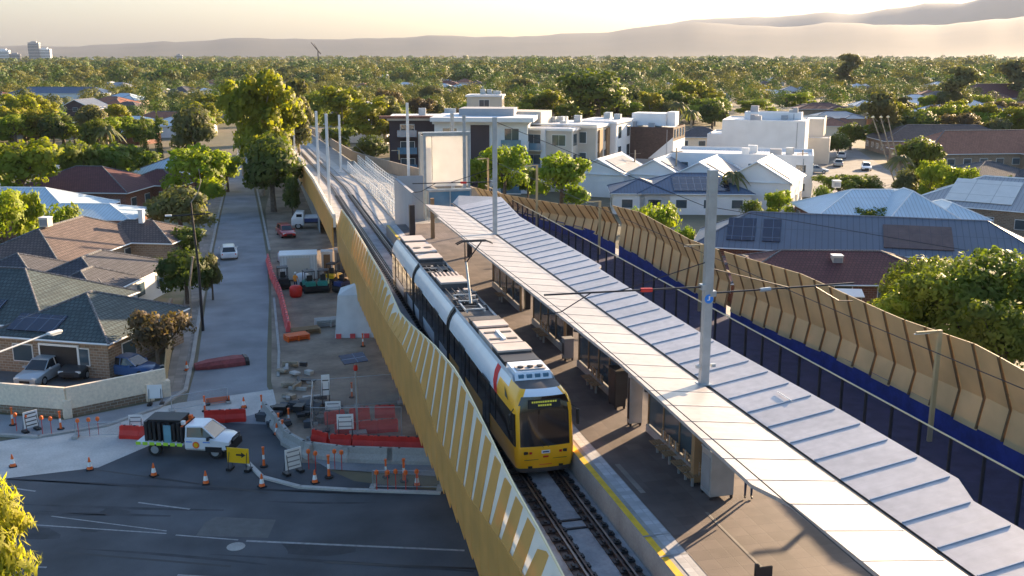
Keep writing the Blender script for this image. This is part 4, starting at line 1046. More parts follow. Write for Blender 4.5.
# garage opening in the corner house
g=thing('garage_door','dark open garage doorway framed in white on the corner house','door',(cA.x,cA.y,0),R(-27.4))
bpy.data.objects.remove(g)
hA=[o for o in bpy.data.objects if o.name.startswith('corner_house')][0]
b=MB(); b.box(-.9,2.3,-4.93,-4.81,.05,2.35,'white'); gd=b.build('garage_door',hA,world=False)
b=MB(); b.box(-.75,2.15,-4.96,-4.931,.06,2.2,'black'); b.build('opening',gd,world=False)
b=MB(); b.box(-9,-3.6,-2.5,-2.2,.05,2.4,'timber'); b.build('garage_door',hA,world=False)
# --- B charcoal roof house with white walls
house('charcoal_roof_house','low white rendered house with dark charcoal tiled hip roof behind the corner house',(-14.2,95.5),R(-20),[(0,0,8.5,12,2.7,4.7,'hip'),(-6,-1.5,9,9,2.7,4.9,'hip'),(1.6,-4,5,7,2.7,4.2,'hip')],'tile_charcoal','white_wall')
# --- C brown roof long house
house('brown_roof_house','long brown tiled house half in sun with a square cooler on its ridge',(-19.8,109),R(-22),[(0,2,10,18,2.7,5.3,'hip'),(-9,-6,12,12,2.7,5.1,'hip'),(4.5,9.5,10,7,2.7,4.4,'hip')],'tile_brown','brick_tan',ac=[(0.2,-1,5.4)],chim=[(5,9,4.2)])
# --- D light blue metal roof house
house('light_blue_roof_house','pale blue sheet metal roof house with a cooler box behind the yellow bush',(-30,140),R(-18),[(0,0,22,12,3.,5.6,'hip'),(12,-4,14,8,3.,4.2,'hip')],'metal_ltblue','brick_red',ac=[(-1,-1,5.2)],ridge='white')
# --- E maroon tiled
house('maroon_roof_house','maroon tiled hip roof house with a white chimney behind the pale blue roof',(-23,160),R(-20),[(0,0,17,13,3.1,6.,'hip'),(8,6,9,8,3.1,5.,'hip')],'tile_maroon','brick_red',ac=[],chim=[(-5,0,4.6)])
house('blue_gable_house','blue grey metal roof house squeezed between the maroon roof and the bright tree',(-12,178),R(-20),[(0,0,12,14,3,5.6,'hip'),(3,-9,9,8,3,4.4,'hip')],'metal_ltblue','white_wall')
# --- far left blocks
def at(px,py): p=G(px,py); return (p.x,p.y)
house('long_blue_roof_hall','long two storey white hall with a dark blue roof in the far left suburb',at(64,107),R(-16),[(0,0,40,12,6.0,8.4,'hip')],'metal_navy','white_wall',ridge='metal_navy')
house('dark_gable_house','dark gabled house with a pale window wall left of the cypresses',at(86,122),R(-16),[(0,0,12,14,4.5,7.6,'gy')],'metal_slate','render_dark')
house('flat_white_house','white flat roofed house below the long blue roof hall',at(14,119),R(-16),[(0,0,17,10,4.2,4.5,'flat')],'metal_white','white_wall')
house('terracotta_roof_house','low terracotta roofed house left of the round trees',at(28,134),R(-16),[(0,0,19,9,2.8,4.4,'hip')],'tile_terracotta','brick_tan')
house('white_roof_house','white flat metal roof house among the trees of the left suburb',at(80,135),R(-16),[(0,0,19,9,3.,3.4,'flat')],'metal_white','white_wall')
house('pale_blue_roof_house','pale blue roofed house between the two cypresses and the round tree',at(131,132),R(-16),[(0,0,16,10,3.,4.6,'hip')],'metal_ltblue','white_wall')
house('white_metal_roof_house','house with a curved white metal roof left of the cypresses',at(128,143),R(-30),[(0,0,14,8,2.8,4,'hip')],'metal_white','brick_red')
house('pink_roof_house','pinkish tiled roof house right of the cypresses',at(172,130),R(-16),[(0,0,22,12,3,5.4,'hip')],'tile_terracotta','white_wall')
house('white_gable_house','small white gable house beside the street trees at far left',at(207,101),R(10),[(0,0,12,12,4,6,'gy')],'metal_white','white_wall')
# --- long slate roof building with solar (right)
p0=G(690,246,3.); p1=G(1060,264,3.)
dv=(p1-p0); L0=dv.length; rz0=math.atan2(dv.y,dv.x); mid=(p0+p1)/2; nrm=Vector((-dv.y,dv.x,0)).normalized()
cS=mid+nrm*5.6
S1=(0,0,L0-1,10.2,3.0,5.9,'hip')
house('long_slate_roof_building','long red brick building with an even slate blue metal roof behind the gold screen',(cS.x,cS.y),rz0,[S1],'metal_slate','brick_red',cat='building',solar=[(roofpatch(S1,0,1.6,8.0,.18,.78),'solar_warm'),(roofpatch(S1,0,-L0/2+3.5,-L0/2+6.3,.2,.8),'solar'),(roofpatch(S1,0,-L0/2+7,-L0/2+8.8,.2,.8),'solar')],ridge='metal_slate')
# --- brown tiled roof in front
house('brown_hip_roof_house','reddish brown tiled hip roof with a cooler in front of the slate roof',(G(842,302)+Vector((0,2.5,0)))[:2],R(-17),[(0,0,19,10,2.3,4.3,'hip'),(-8,1,7,7,2.3,3.6,'hip')],'tile_maroon','brick_red',ac=[(0.2,-1.6,3.3)])
# --- navy solar house
NS=(0,0,15.5,11,3.0,5.2,'hip')
house('solar_roof_house','white walled house with navy metal hip roof full of solar panels',at(690,209),R(-17),[NS,(-7.5,-1.5,8,8,3.0,4.6,'hip')],'metal_navy','white_wall',solar=[(roofpatch(NS,0,-3.0,4.8,.12,.8),'solar')],ridge='metal_navy')
# --- townhouse row with white gables
for (px,py,w,l,ze,zr,lab,sk) in [(606,196,8.6,12,3.6,6.0,'leftmost white gabled townhouse with grey roof window nearest the apartments',1),(661,197,8.6,12,3.6,6.0,'second white gabled townhouse with grey roof window in front of the brown block',1),(706,203,9,12,3.8,6.3,'white gabled townhouse with three small windows behind the palm',1),(763,211,9.6,12,4.3,7.2,'rightmost white gabled townhouse with a blue garage door',1)]:
    B_=(0,0,w,l,ze,zr,'gy')
    q=G(px,py); 
    h=house('gabled_townhouse',lab,(q.x+2,q.y+4),R(-38),[B_],'metal_cream' if 0 else 'metal_white','white_wall',over=.3,cat='townhouse',ridge='white',win=(px>700),group='white gabled townhouses',solar=[(roofpatch(B_,1,-4.5,4.5,.12,.86,.3),'metal_slate')])
    if px==771:
        b=MB(); b.box(-3,2.2,-6.1,-6.01,.1,2.4,'glass_blue'); b.build('garage_door',h,world=False)
# --- big stepped white building and long white parapet wall building
house('white_stepped_building','large plain white building with stepped side and flat roof',at(764,168),R(-33),[(0,0,15.5,13,9.4,9.7,'flat'),(-9.2,0,2.8,12,6.6,6.9,'flat'),(1,4,11,4,10.6,10.8,'flat')],'metal_white','white_wall',cat='building',win=False)
house('white_low_building','low wide white building with a parapet in front of the stepped white building',at(742,190),R(-30),[(0,0,22,12,6.0,6.5,'flat')],'metal_white','white_wall',cat='building')
house('white_balcony_building','white building end with balconies and glass roof facing the sunny street',at(806,158),R(-33),[(0,0,7,14,8.4,8.8,'flat'),(2,-9,6,6,5,5.3,'flat')],'metal_white','render_cream',cat='building')
# --- brown and white block
bb_=house('brown_brick_block','brown brick box building with a white lower corner and rooftop plant room',at(648,176),R(-36),[(0,0,15,13,9.6,10.,'flat')],'metal_white','brick_brown',cat='building',win=False)
b=MB(); b.box(7.51,7.56,-6.5,6.5,0,7.4,'white_wall'); b.poly([(1.5,-6.53,4),(7.5,-6.53,4),(7.5,-6.53,8.2)],'white_wall'); b.box(-7.5,7.5,-6.56,-6.51,0,3.9,'render_grey'); b.build('white_cladding',bb_,world=False)
b=MB(); b.box(-4,4.5,-2,4,10.01,12.4,'white_wall'); b.box(4.6,6.6,-1,3,10.01,12.7,'white_wall'); b.build('plant_room',bb_,world=False)
for k in range(4):
    for f_ in range(2):
        b=MB(); y=-4.8+k*3.1; b.box(7.52,7.6,y-.6,y+.6,8.0+f_*0-0,9.6,'glass') if f_==0 else b.box(7.57,7.6,y-.6,y+.6,2.0,3.8,'glass'); b.build('window',bb_,world=False)
bb_.scale=(.74,.74,.93)
# --- small hip house right of it
house('small_hip_house','small grey hip roofed house between the brown block and the white building',at(700,148),R(-20),[(0,0,12,10,3,5,'hip')],'tile_charcoal','cream_wall')
# --- apartments
def apartment(name,lab,c,rz,w,d,h,wall,floors,top='metal_white',bal=True,extra=()):
    t=thing(name,lab,'apartment building',(c[0],c[1],0),rz)
    b=MB(); b.box(-w/2,w/2,-d/2,d/2,0,h,wall); b.build('wall',t,world=False)
    b=MB(); b.box(-w/2-.3,w/2+.3,-d/2-.3,d/2+.3,h+.002,h+.35,'white_wall'); b.box(-w/2+.5,w/2-.5,-d/2+.5,d/2-.5,h+.351,h+.4,top); b.build('roof',t,world=False)
    fh=h/floors
    for f_ in range(floors):
        n=max(1,int(w/4.2))
        for k in range(n):
            x=-w/2+w*(k+.5)/n
            b=MB(); b.box(x-1.2,x+1.2,-d/2-.05,-d/2+.02,f_*fh+.75,f_*fh+fh-.5,'white'); f=b.build('window',t,world=False)
            b=MB(); b.box(x-1.12,x-.03,-d/2-.09,-d/2-.051,f_*fh+.82,f_*fh+fh-.57,'glass'); b.box(x+.03,x+1.12,-d/2-.09,-d/2-.051,f_*fh+.82,f_*fh+fh-.57,'glass'); b.build('pane',f,world=False)
            if bal and k%2==0:
                b=MB(); b.box(x-1.6,x+1.6,-d/2-1.3,-d/2-.1,f_*fh+.02,f_*fh+.2,wall); b.box(x-1.6,x+1.6,-d/2-1.3,-d/2-1.24,f_*fh+.2,f_*fh+1.15,'glass_blue'); b.build('balcony',t,world=False)
        n=max(1,int(d/4))
        for k in range(n):
            y=-d/2+d*(k+.5)/n
            b=MB(); b.box(w/2-.02,w/2+.05,y-.9,y+.9,f_*fh+.75,f_*fh+fh-.5,'glass'); b.build('window',t,world=False)
    t.scale=(1,1,1.15); rq=random.Random(int(w*10+d))
    for k in range(4):
        b=MB(); x_=rq.uniform(-w*.38,w*.38); y_=rq.uniform(-d*.1,d*.4); b.box(x_-.6,x_+.6,y_-.45,y_+.45,h+.402,h+.402+rq.uniform(.6,1.1),'galv'); b.build('rooftop_unit',t,world=False)
    b=MB(); b.tube([(w/2+.06,-d/2+.3,0),(w/2+.06,-d/2+.3,h)],.06,'white'); b.build('downpipe',t,world=False)
    for e in extra:
        b=MB(); b.box(*e[:6],e[6]); b.build(e[7],t,world=False)
    return t
apartment('apartment_block','cream and white apartment block with balconies right of the lift tower',at(533,186),R(-34),17,12,8.6,'render_cream',3,extra=[(-8.4,-3,-6.4,-6.02,0,8.55,'white_wall','feature_wall'),(3.5,4.2,-6.6,-6.02,0,8.9,'white_wall','fin_wall'),(-6,2,-2,4,9.01,11.0,'render_cream','rooftop_room')])
apartment('apartment_block','sunlit cream end of the apartments with tall brown slots',at(574,184),R(-34),11,13,8.8,'render_cream',3,bal=False,extra=[(5.56,5.8,-5,-3,1,8.5,'timber','slot'),(5.56,5.8,0,2,1,8.5,'timber','slot'),(-6,6,-7.8,-6.9,9.2,9.4,'white_wall','roof_blade')])
apartment('apartment_block','narrow white apartment wing against the brown brick block',at(604,180),R(-36),7,11,9.0,'white_wall',3,bal=False)
apartment('apartment_block','pale blue shaded white apartment block behind the lift tower with wide flat roof',at(486,188),R(-20),15,13,9.6,'white_wall',3,extra=[(-7.9,8.6,-8.2,5,10.01,10.6,'white_wall','roof_canopy'),(-1.6,1.4,-6.7,-6.52,0,9.5,'render_dark','feature_wall'),(-4,5,-3,3,10.61,11.6,'render_grey','rooftop_room')])
apartment('apartment_block','dark brown apartment block with deep balconies left of the white apartments',at(428,184),R(-12),12,12,9.8,'render_dark',4,extra=[(-7.5,7.5,-7.4,-6.05,10.16,10.5,'brick_red','roof_blade')])
apartment('rooftop_structure','distant cream block standing above the apartments',at(486,150),R(-18),8,8,10.8,'render_cream',4,bal=False)
# --- blue gabled hip roof (right)
HB=(0,0,17,11,2.8,5.3,'hip')
house('blue_hip_roof_house','wide light blue metal hip roof house behind the long slate roof',at(872,231),R(-14),[HB,(3,-3,8,11,2.8,5.7,'hip'),(7.5,-4,6,9,2.8,4.4,'hip')],'metal_ltblue','brick_red',ridge='white',ac=[(-4,3,5.2)])
SK=(0,0,15,20,3.2,6.4,'hip')
house('skylight_roof_house','grey tiled roof with a big white skylight panel at the right edge',at(1000,226),R(38),[SK],'metal_grey','brick_tan',solar=[(roofpatch(SK,3,-2.5,5.5,.15,.85),'skylight')],ridge='white')
# --- right far
for (px,py,w,l,rm,zr,lab) in [(985,165,34,15,'tile_terracotta',7,'wide terracotta roof house complex in the right suburb with pale valley lines'),(940,152,30,14,'tile_brown',6.2,'long brownish grey roof behind the terracotta roofs'),
   (985,196,15,14,'tile_charcoal',5.5,'dark grey roof at the foot of the terracotta roofs'),(1000,104,46,22,'tile_maroon',9,'very large dark maroon roof far off at the right edge'),(925,112,22,10,'metal_white',5,'white roofs beyond the tall trees at the right'),
   (895,128,14,10,'metal_grey',4.8,'small grey roof house behind the thin leaning poles'),(820,117,18,12,'tile_maroon',5,'dull red roof house above the sunny street'),(835,127,16,10,'metal_grey',4.8,'grey roof house just above the sunny street'),(1015,128,18,12,'tile_terracotta',5,'terracotta roof cut by the right edge')]:
    house('suburban_house',lab,at(px,py),R(-22+(px%7)*3),[(0,0,w,l,3.1,zr,'hip'),(w*.25,-l*.4,w*.35,l*.6,3.1,zr*.86,'hip')],rm,'brick_tan',win=py>150)
# scattered background houses: prototypes then copies
cols_=[('tile_red','brick_tan','red tiled roof'),('metal_white','white_wall','white metal roof'),('metal_ltblue','cream_wall','pale blue metal roof'),('tile_brown','brick_tan','brown tiled roof'),('tile_charcoal','white_wall','charcoal tiled roof'),('metal_grey','brick_red','grey metal roof'),('tile_terracotta','cream_wall','orange terracotta roof')]
protos=[]
for i,(rm,wm,txt) in enumerate(cols_):
    b=house('suburban_house',txt,(0,0),0,[(0,0,13,10,2.9,5.0,'hip'),(4.5,-4.5,6,7,2.9,4.5,'hip')],rm,wm,group='houses with a %s half hidden in the background trees'%txt,win=False)
    protos.append((b,txt))
HOUSE_SPOTS=[]
rnd=random.Random(21)
used=set()
taken=[(o.location.x,o.location.y,12) for o in bpy.data.objects if o.type=='EMPTY' and o.get('category') in('house','building','apartment building','townhouse') and o.location.length>5]
def free(x,y,r):
    for (a,c,q) in taken:
        if (a-x)**2+(c-y)**2<(r+q)**2: return False
    return True
def blocked(x,y,m=3):
    if -9-m<x<34+m and y<170: return True
    if -8-m<x<20+m and y<330: return True
    return False
n_=0; tries=0
while n_<265 and tries<9000:
    tries+=1
    px=rnd.uniform(-60,1090); py=64+ (rnd.random()**1.5)*90
    p=G(px,py)
    if blocked(p.x,p.y,8) or not free(p.x,p.y,7): continue
    if 380<px<820 and py>104: continue
    if 800<px<880 and 140<py<200: continue
    if px<210 and py>138: continue
    if px>820 and py>135: continue
    i=rnd.choice([0,1,1,2,3,4,5,6,3]); b,txt=protos[i]
    far='far back' if py<88 else ('in the middle distance' if py<104 else 'nearer the camera')
    side='left of the tree lined street' if px<250 else ('beyond the viaduct and the apartments' if px<700 else 'in the hazy right hand suburb')
    lab='%s house %s %s'%(txt.replace('roof','roofed'),far,side)
    g_='%s houses, %s, %s'%(txt,far,side)
    sc_=rnd.uniform(.85,1.3)
    if i in used: o=dup(b,(p.x,p.y,0),R(rnd.choice([-20,70])+rnd.uniform(-6,6)),sc_,lab,g_)
    else:
        used.add(i); o=b; b.location=(p.x,p.y,0); b.rotation_euler=(0,0,R(-20)); tag(b,lab,None,g_)
    taken.append((p.x,p.y,8*sc_)); n_+=1
# distant city towers and tower crane
def tower(px,py,pyt,w,m,lab,d=None):
    D=2900.; dd=ray(px,HY); hd=Vector((dd.x,dd.y)).normalized(); x,y=hd*D
    z=CH+ (HY-pyt)/CF*D/ (hd.dot(Vector((_f[0],_f[1])).normalized())) ; 
    t=thing('city_tower',lab,'tower block',(x,y,0),0)
    ww=w/CF*D
    b=MB(); b.box(-ww/2,ww/2,-ww/2,ww/2,0,z,m); b.build('wall',t,world=False)
    b=MB()
    k=4
    while k<z-3: b.box(-ww/2-.1,ww/2+.1,-ww/2-.1,ww/2+.1,k,k+1.6,'glass'); k+=3.6
    b.build('window_band',t,world=False)
    b=MB(); b.box(-ww/4,ww/4,-ww/4,ww/4,z,z+3,m); b.build('roof_plant',t,world=False)
for a in [(35,60,45,9,'render_grey','tallest dark grey tower on the far left horizon'),(45,60,50,10,'white_wall','lower white block right of the tallest far tower'),(4,60,51,9,'white_wall','pale far block at the left edge of the horizon'),(15,60,54,8,'render_grey','low grey far block second from the left edge'),(90,60,59,14,'white_wall','wide low white far building right of the towers'),(100,60,60,9,'render_cream','small cream far building beside the wide white one'),(179,60,55,6,'render_grey','lone grey far tower above the left trees'),(204,62,63,7,'white_wall','tiny pale far block near the avenue')]: tower(*a)
D=1500.; dd=ray(318,HY); hd=Vector((dd.x,dd.y)).normalized()*D
t=thing('tower_crane','distant construction crane with a tilted jib above the treetops','crane',(hd.x,hd.y,0))
b=MB(); b.tube([(0,0,0),(0,0,26)],.9,'steel_dark',4); b.build('mast',t,world=False)
b=MB(); b.tube([(4,0,22),(-9,0,38)],[1.0,.6],'steel_dark',4); b.tube([(0,0,28),(-5,0,36)],.3,'steel_dark',4); b.build('jib',t,world=False)
# ================================================================ WALLS, FENCES (left)
def wallrun(name,lab,pts,z0,z1,w,m,cat='wall',cap=None,plinth=None):
    c=pts[0]; t=thing(name,lab,cat,(c[0],c[1],0))
    b=MB()
    for a,d in zip(pts[:-1],pts[1:]):
        a=Vector(a);d=Vector(d);v_=d-a;m_=(a+d)/2; b.obox((m_.x,m_.y,(z0+z1)/2),(v_.length,w,z1-z0),math.atan2(v_.y,v_.x),m)
    b.build('wall_panel',t)
    if plinth:
        b=MB()
        for a,d in zip(pts[:-1],pts[1:]):
            a=Vector(a);d=Vector(d);v_=d-a;m_=(a+d)/2; b.obox((m_.x,m_.y,z0/2),(v_.length-.1,w*.7,z0-.004),math.atan2(v_.y,v_.x),plinth)
        b.build('plinth',t)
        b=MB()
        for p in pts: b.obox((p[0],p[1],z0/2+.3),(.5,.5,z0+.6),.3,m)
        v_=Vector(pts[-1])-Vector(pts[-2]); q=Vector(pts[-2])+v_*.82; b.obox((q.x,q.y,z0/2+.3),(.5,.45,z0+.6),math.atan2(v_.y,v_.x),m)
        b.build('pillar',t)
    return t
wallrun('garden_wall','long cream rendered garden wall with a low stone plinth on the street corner',[(-34,75.8),(-16.6,67.2),(-11.9,64.9),(-6.25,67.5)],.55,1.95,.22,'cream_wall',plinth='brick_tan')
wallrun('timber_fence','honey coloured timber paling fence lit by the sun at the end of the cream wall',[(-6.3,68.0),(-6.55,73),(-6.7,80.5)],.05,1.75,.06,'timber_fence',cat='fence')
wallrun('side_fence','short brick garden wall with a pale cap behind the dark bare shrub',[(-9.2,85.5),(-7.6,88),(-7.4,91)],.0,1.3,.25,'brick_tan',cat='wall')
# ================================================================ VEHICLES
def loft(b,st,m,close=True):
    """st: list of (x, [(y,z)...]) symmetric sections given as right side profile from bottom to top"""
    n=len(st[0][1]); V=[];F=[]
    for x,pr in st:
        V+=[(x,y,z) for y,z in pr]+[(x,-y,z) for y,z in pr[::-1]]
    k=2*n
    for i in range(len(st)-1):
        for j in range(k-1): F.append([i*k+j,i*k+j+1,(i+1)*k+j+1,(i+1)*k+j])
        F.append([i*k+k-1,i*k,(i+1)*k,(i+1)*k+k-1])
    F.append(list(range(k))); F.append([(len(st)-1)*k+j for j in range(k)][::-1])
    b.add(V,F,m)
def wheels(t,L_,W_,r=.33,xs=None):
    for x in (xs or (-L_*.29,L_*.31)):
        for s in(-1,1):
            b=MB(); b.tube([(x,s*(W_/2-.2),r),(x,s*(W_/2-.005),r)],r,'rubber',18); wh=b.build('wheel',t,world=False)
            b=MB(); b.tube([(x,s*(W_/2-.01),r),(x,s*(W_/2+.012),r)],r*.6,'galv',12); b.build('rim',wh,world=False)
def car(lab,x,y,rz,paint,L_=4.5,W_=1.8,H_=1.45,kind='sedan',cat='car',name='parked_car',group=None):
    t=thing(name,lab,cat,(x,y,.02),rz,group); h=W_/2; 
    b=MB(); z0=.24; zb=H_*.62
    hood=L_*.5; 
    st=[(-hood,[(h*.75,z0+.15),(h*.86,z0+.2),(h*.88,zb*.80),(h*.7,zb*.92)]),(-hood*.93,[(h*.9,z0),(h*.98,z0+.15),(h,zb*.9),(h*.82,zb*1.02)]),
        (-hood*.4,[(h*.95,z0-.02),(h,z0+.15),(h*1.0,zb*.96),(h*.86,zb*1.04)]),(hood*.35,[(h*.95,z0-.02),(h,z0+.15),(h*1.0,zb*.95),(h*.86,zb*1.02)]),
        (hood*.8,[(h*.93,z0),(h*.98,z0+.15),(h*.97,zb*.82),(h*.8,zb*.90)]),(hood,[(h*.72,z0+.12),(h*.84,z0+.18),(h*.82,zb*.66),(h*.66,zb*.72)])]
    loft(b,st,paint); b.build('body',t,world=False,smooth=True)
    rear=-hood*.72 if kind=='sedan' else -hood*.93
    r2=-hood*.42 if kind=='sedan' else -hood*.80
    b=MB(); zt_=H_
    loft(b,[(rear,[(h*.82,zb),(h*.80,zb+.03)]),(r2,[(h*.84,zb),(h*.66,zt_*.985)]),(hood*.02,[(h*.84,zb),(h*.66,zt_)]),(hood*.14,[(h*.84,zb),(h*.62,zt_*.97)]),(hood*.46,[(h*.80,zb-.02),(h*.76,zb+.02)])],'car_glass'); b.build('window',t,world=False)
    b=MB(); loft(b,[(r2-.02,[(h*.675,zt_*.96),(h*.64,zt_*.995)]),(r2+.1,[(h*.69,zt_*.975),(h*.64,zt_+.02)]),(hood*.06,[(h*.69,zt_*.98),(h*.62,zt_+.02)]),(hood*.15,[(h*.66,zt_*.955),(h*.6,zt_*.99)])],paint); b.build('roof',t,world=False)
    b=MB()
    for s in(-1,1):
        for xa,xb_ in ((hood*.44,hood*.12),(r2-.02,rear)):
            b.tube([(xa,s*h*.80,zb+.02),(xb_,s*h*.66,zt_*.975)] if xa>0 else [(xa,s*h*.67,zt_*.98),(xb_,s*h*.82,zb+.03)],.035,paint,5)
        b.tube([(-hood*.12,s*h*.845,zb+.0),(-hood*.12,s*h*.67,zt_)],.035,paint,5)
    b.build('pillar',t,world=False)
    for s in (-1,1):
        b=MB(); b.obox((hood*.95,s*h*.68,zb*.72),(.16,.34,.13),-s*.3,'headlight'); b.build('headlight',t,world=False)
        b=MB(); b.obox((-hood*.97,s*h*.68,zb*.78),(.12,.3,.14),s*.2,'taillight'); b.build('tail_light',t,world=False)
        b=MB(); b.obox((hood*.30,s*h*1.06,zb+.08),(.14,.18,.12),0,paint); b.build('mirror',t,world=False)
    b=MB(); b.box(hood*.97,hood*1.005,-h*.4,h*.4,z0+.1,z0+.3,'black'); b.box(-hood*1.0,-hood*.97,-h*.3,h*.3,z0+.25,z0+.42,'white'); b.build('grille',t,world=False)
    wheels(t,L_,W_,.32)
    return t
q=G(229,257); car('white hatchback driving away alone on the bluish side street',q.x,q.y,R(92),'white_car',kind='hatch')
q=G(46,384); car('silver car parked behind the cream wall in front of the garage',q.x-.3,q.y+1.3,R(-112),'silver_car',4.6,1.85,1.5,'hatch')
q=G(60,383); car('dark car beside the silver one in front of the garage',q.x+1.3,q.y+2.0,R(-108),'dark_car',4.4,1.8,1.55,'hatch')
q=G(118,385); car('dark blue car half hidden behind the cream wall under the shrub',q.x+.6,q.y+2.2,R(-30),'blue_car',4.5,1.8,1.4)
q=G(286,236); car('red car parked nose first in the work yard below the avenue trees',q.x,q.y,R(-80),'red_car',4.3,1.75,1.4,'hatch')
for (px,py,m,lab,rz) in [(841,158,'white_car','white car farthest up the sunny street on the right',60),(838,166,'silver_car','silver car second in the row on the sunny street',60),(866,170,'white_car','white car alone on the right side of the sunny street',-120),(806,171,'dark_car','dark car in the shade of the white building',-30),(816,173,'silver_car','pale car beside the dark one near the white building',-30),(1012,103,'white_car','white car far away at the right edge',10)]:
    q=G(px,py); car(lab,q.x,q.y,R(rz),m,kind='hatch')
# ---- truck in yard
q=G(314,228); t=thing('site_truck','white cabbed flat truck with navy tray parked in the work yard','truck',(q.x,q.y,.03),R(172))
b=MB(); loft(b,[(1.2,[(.95,.5),(1.0,.7),(1.0,1.4),(.85,2.2)]),(2.2,[(.95,.5),(1.0,.7),(1.0,1.4),(.85,2.25)]),(2.75,[(.95,.5),(1.0,.7),(.95,1.3),(.9,1.4)])],'white_car'); b.build('cab',t,world=False)
b=MB(); b.obox((2.5,0,1.78),(.02,1.5,.7),0,'car_glass'); b.obox((1.75,-.96,1.7),(.7,.02,.5),0,'car_glass'); b.obox((1.75,.96,1.7),(.7,.02,.5),0,'car_glass'); b.build('window',t,world=False)
b=MB(); b.box(-3,1.1,-1.05,1.05,.75,.95,'steel_dark'); b.box(-3,1.1,-1.1,-1.05,.96,1.4,'navy'); b.box(-3,1.1,1.05,1.1,.96,1.4,'navy'); b.box(-3.0,1.1,-1.04,1.04,1.0,1.6,'fabric_white'); b.build('tray',t,world=False)
wheels(t,5,2.0,.42,(-2,1.9))
# ---- the ute
q0=Vector((-4.35,57.2,.03)); rzu=math.atan2(-1.9,5.0)
u=thing('service_ute','white flatbed ute with black bundled load on its tray and yellow green edge strip','utility truck',q0,rzu)
b=MB(); h=.93
loft(b,[(.25,[(.80,.42),(h,.55),(h,1.12),(.85,1.17)]),(1.3,[(.82,.42),(h,.55),(h,1.13),(.85,1.18)]),(1.75,[(.80,.42),(h,.55),(h*.98,1.08),(.80,1.17)]),(2.45,[(.80,.42),(h,.55),(h*.96,1.0),(.72,1.10)]),(2.75,[(.72,.45),(.84,.55),(.82,.92),(.6,1.0)])],'white_car'); b.build('body',u,world=False,smooth=True)
b=MB(); loft(b,[(.27,[(.84,1.14),(.68,1.72)]),(1.1,[(.84,1.15),(.68,1.76)]),(1.25,[(.84,1.15),(.66,1.72)]),(1.95,[(.82,1.15),(.78,1.18)])],'car_glass'); b.build('window',u,world=False)
b=MB(); loft(b,[(.22,[(.71,1.69),(.66,1.76)]),(1.1,[(.71,1.74),(.66,1.80)]),(1.28,[(.69,1.70),(.64,1.75)])],'white_car')
for s in(-1,1): b.tube([(.29,s*.84,1.14),(.29,s*.69,1.72)],.06,'white_car',5); b.tube([(1.25,s*.67,1.72),(1.95,s*.80,1.16)],.045,'white_car',5)
b.build('roof',u,world=False)
b=MB(); b.box(2.5,2.86,-.88,.88,.38,.78,'black'); b.box(2.70,2.88,-.5,.5,.78,.95,'black'); b.tube([(2.8,-.55,.9),(2.86,-.5,1.12),(2.86,.5,1.12),(2.8,.55,.9)],.04,'black',5); b.build('bull_bar',u,world=False)
for s in (-1,1):
    b=MB(); b.obox((2.62,s*.68,.86),(.14,.26,.14),-s*.25,'headlight'); b.build('headlight',u,world=False)
    b=MB(); b.obox((1.65,s*1.03,1.2),(.12,.2,.18),0,'black'); b.build('mirror',u,world=False)
    b=MB(); b.obox((1.9,s*.88,.55),(.95,.16,.3),0,'black'); b.build('guard',u,world=False)
b=MB(); b.tube([(.9,-.945,.78),(.9,-.955,.78)],.2,'orange',14); b.tube([(.9,-.956,.78),(.9,-.958,.78)],.12,'sign_yellow',12); b.obox((.5,-.945,.95),(.35,.012,.05),0,'blue_sign'); b.obox((1.5,-.94,.95),(.4,.012,.05),0,'blue_sign'); b.build('door_logo',u,world=False)
b=MB(); b.box(-2.6,.15,-.95,.95,.72,.82,'white'); b.build('tray',u,world=False)
b=MB(); 
for k in range(7): b.box(-2.6+k*.4,-2.6+k*.4+(.28 if k<6 else .3),-.975,-.952,.66,.84,'lime' if k%2==0 else 'lime')
b.build('reflective_strip',u,world=False)
b=MB(); b.box(.0,.12,-.9,.9,.83,1.75,'steel_dark'); b.box(.02,.1,-.8,.8,1.751,1.8,'orange'); b.build('headboard',u,world=False)
b=MB()
for s in(-1,1): b.obox((.05,s*.5,1.9),(.2,.2,.2),0,'white' if s<0 else 'orange')
b.build('beacon',u,world=False)
rnd=random.Random(5)
l=thing('bundled_barriers','dark bundle of stacked black barriers strapped on the tray of the ute','load',(q0.x,q0.y,.86),rzu)
b=MB()
for k in range(8): b.obox((-2.1+k*.27,0.05*rnd.random(),.52+rnd.random()*.06),(.16,1.6,1.02+rnd.random()*.15),rnd.uniform(-.05,.05),'black' if k%3 else 'steel_dark',0)
b.build('stacked_panel',l,world=False)
b=MB(); b.obox((-1.05,.05,1.16),(1.9,1.3,.12),.03,'black'); b.build('cover',l,world=False)
b=MB(); b.obox((-.75,-.87,.5),(.42,.06,1.0),0,'fabric_teal'); b.build('hanging_sheet',l,world=False)
wheels(u,5,1.8,.38,(-1.55,1.95))
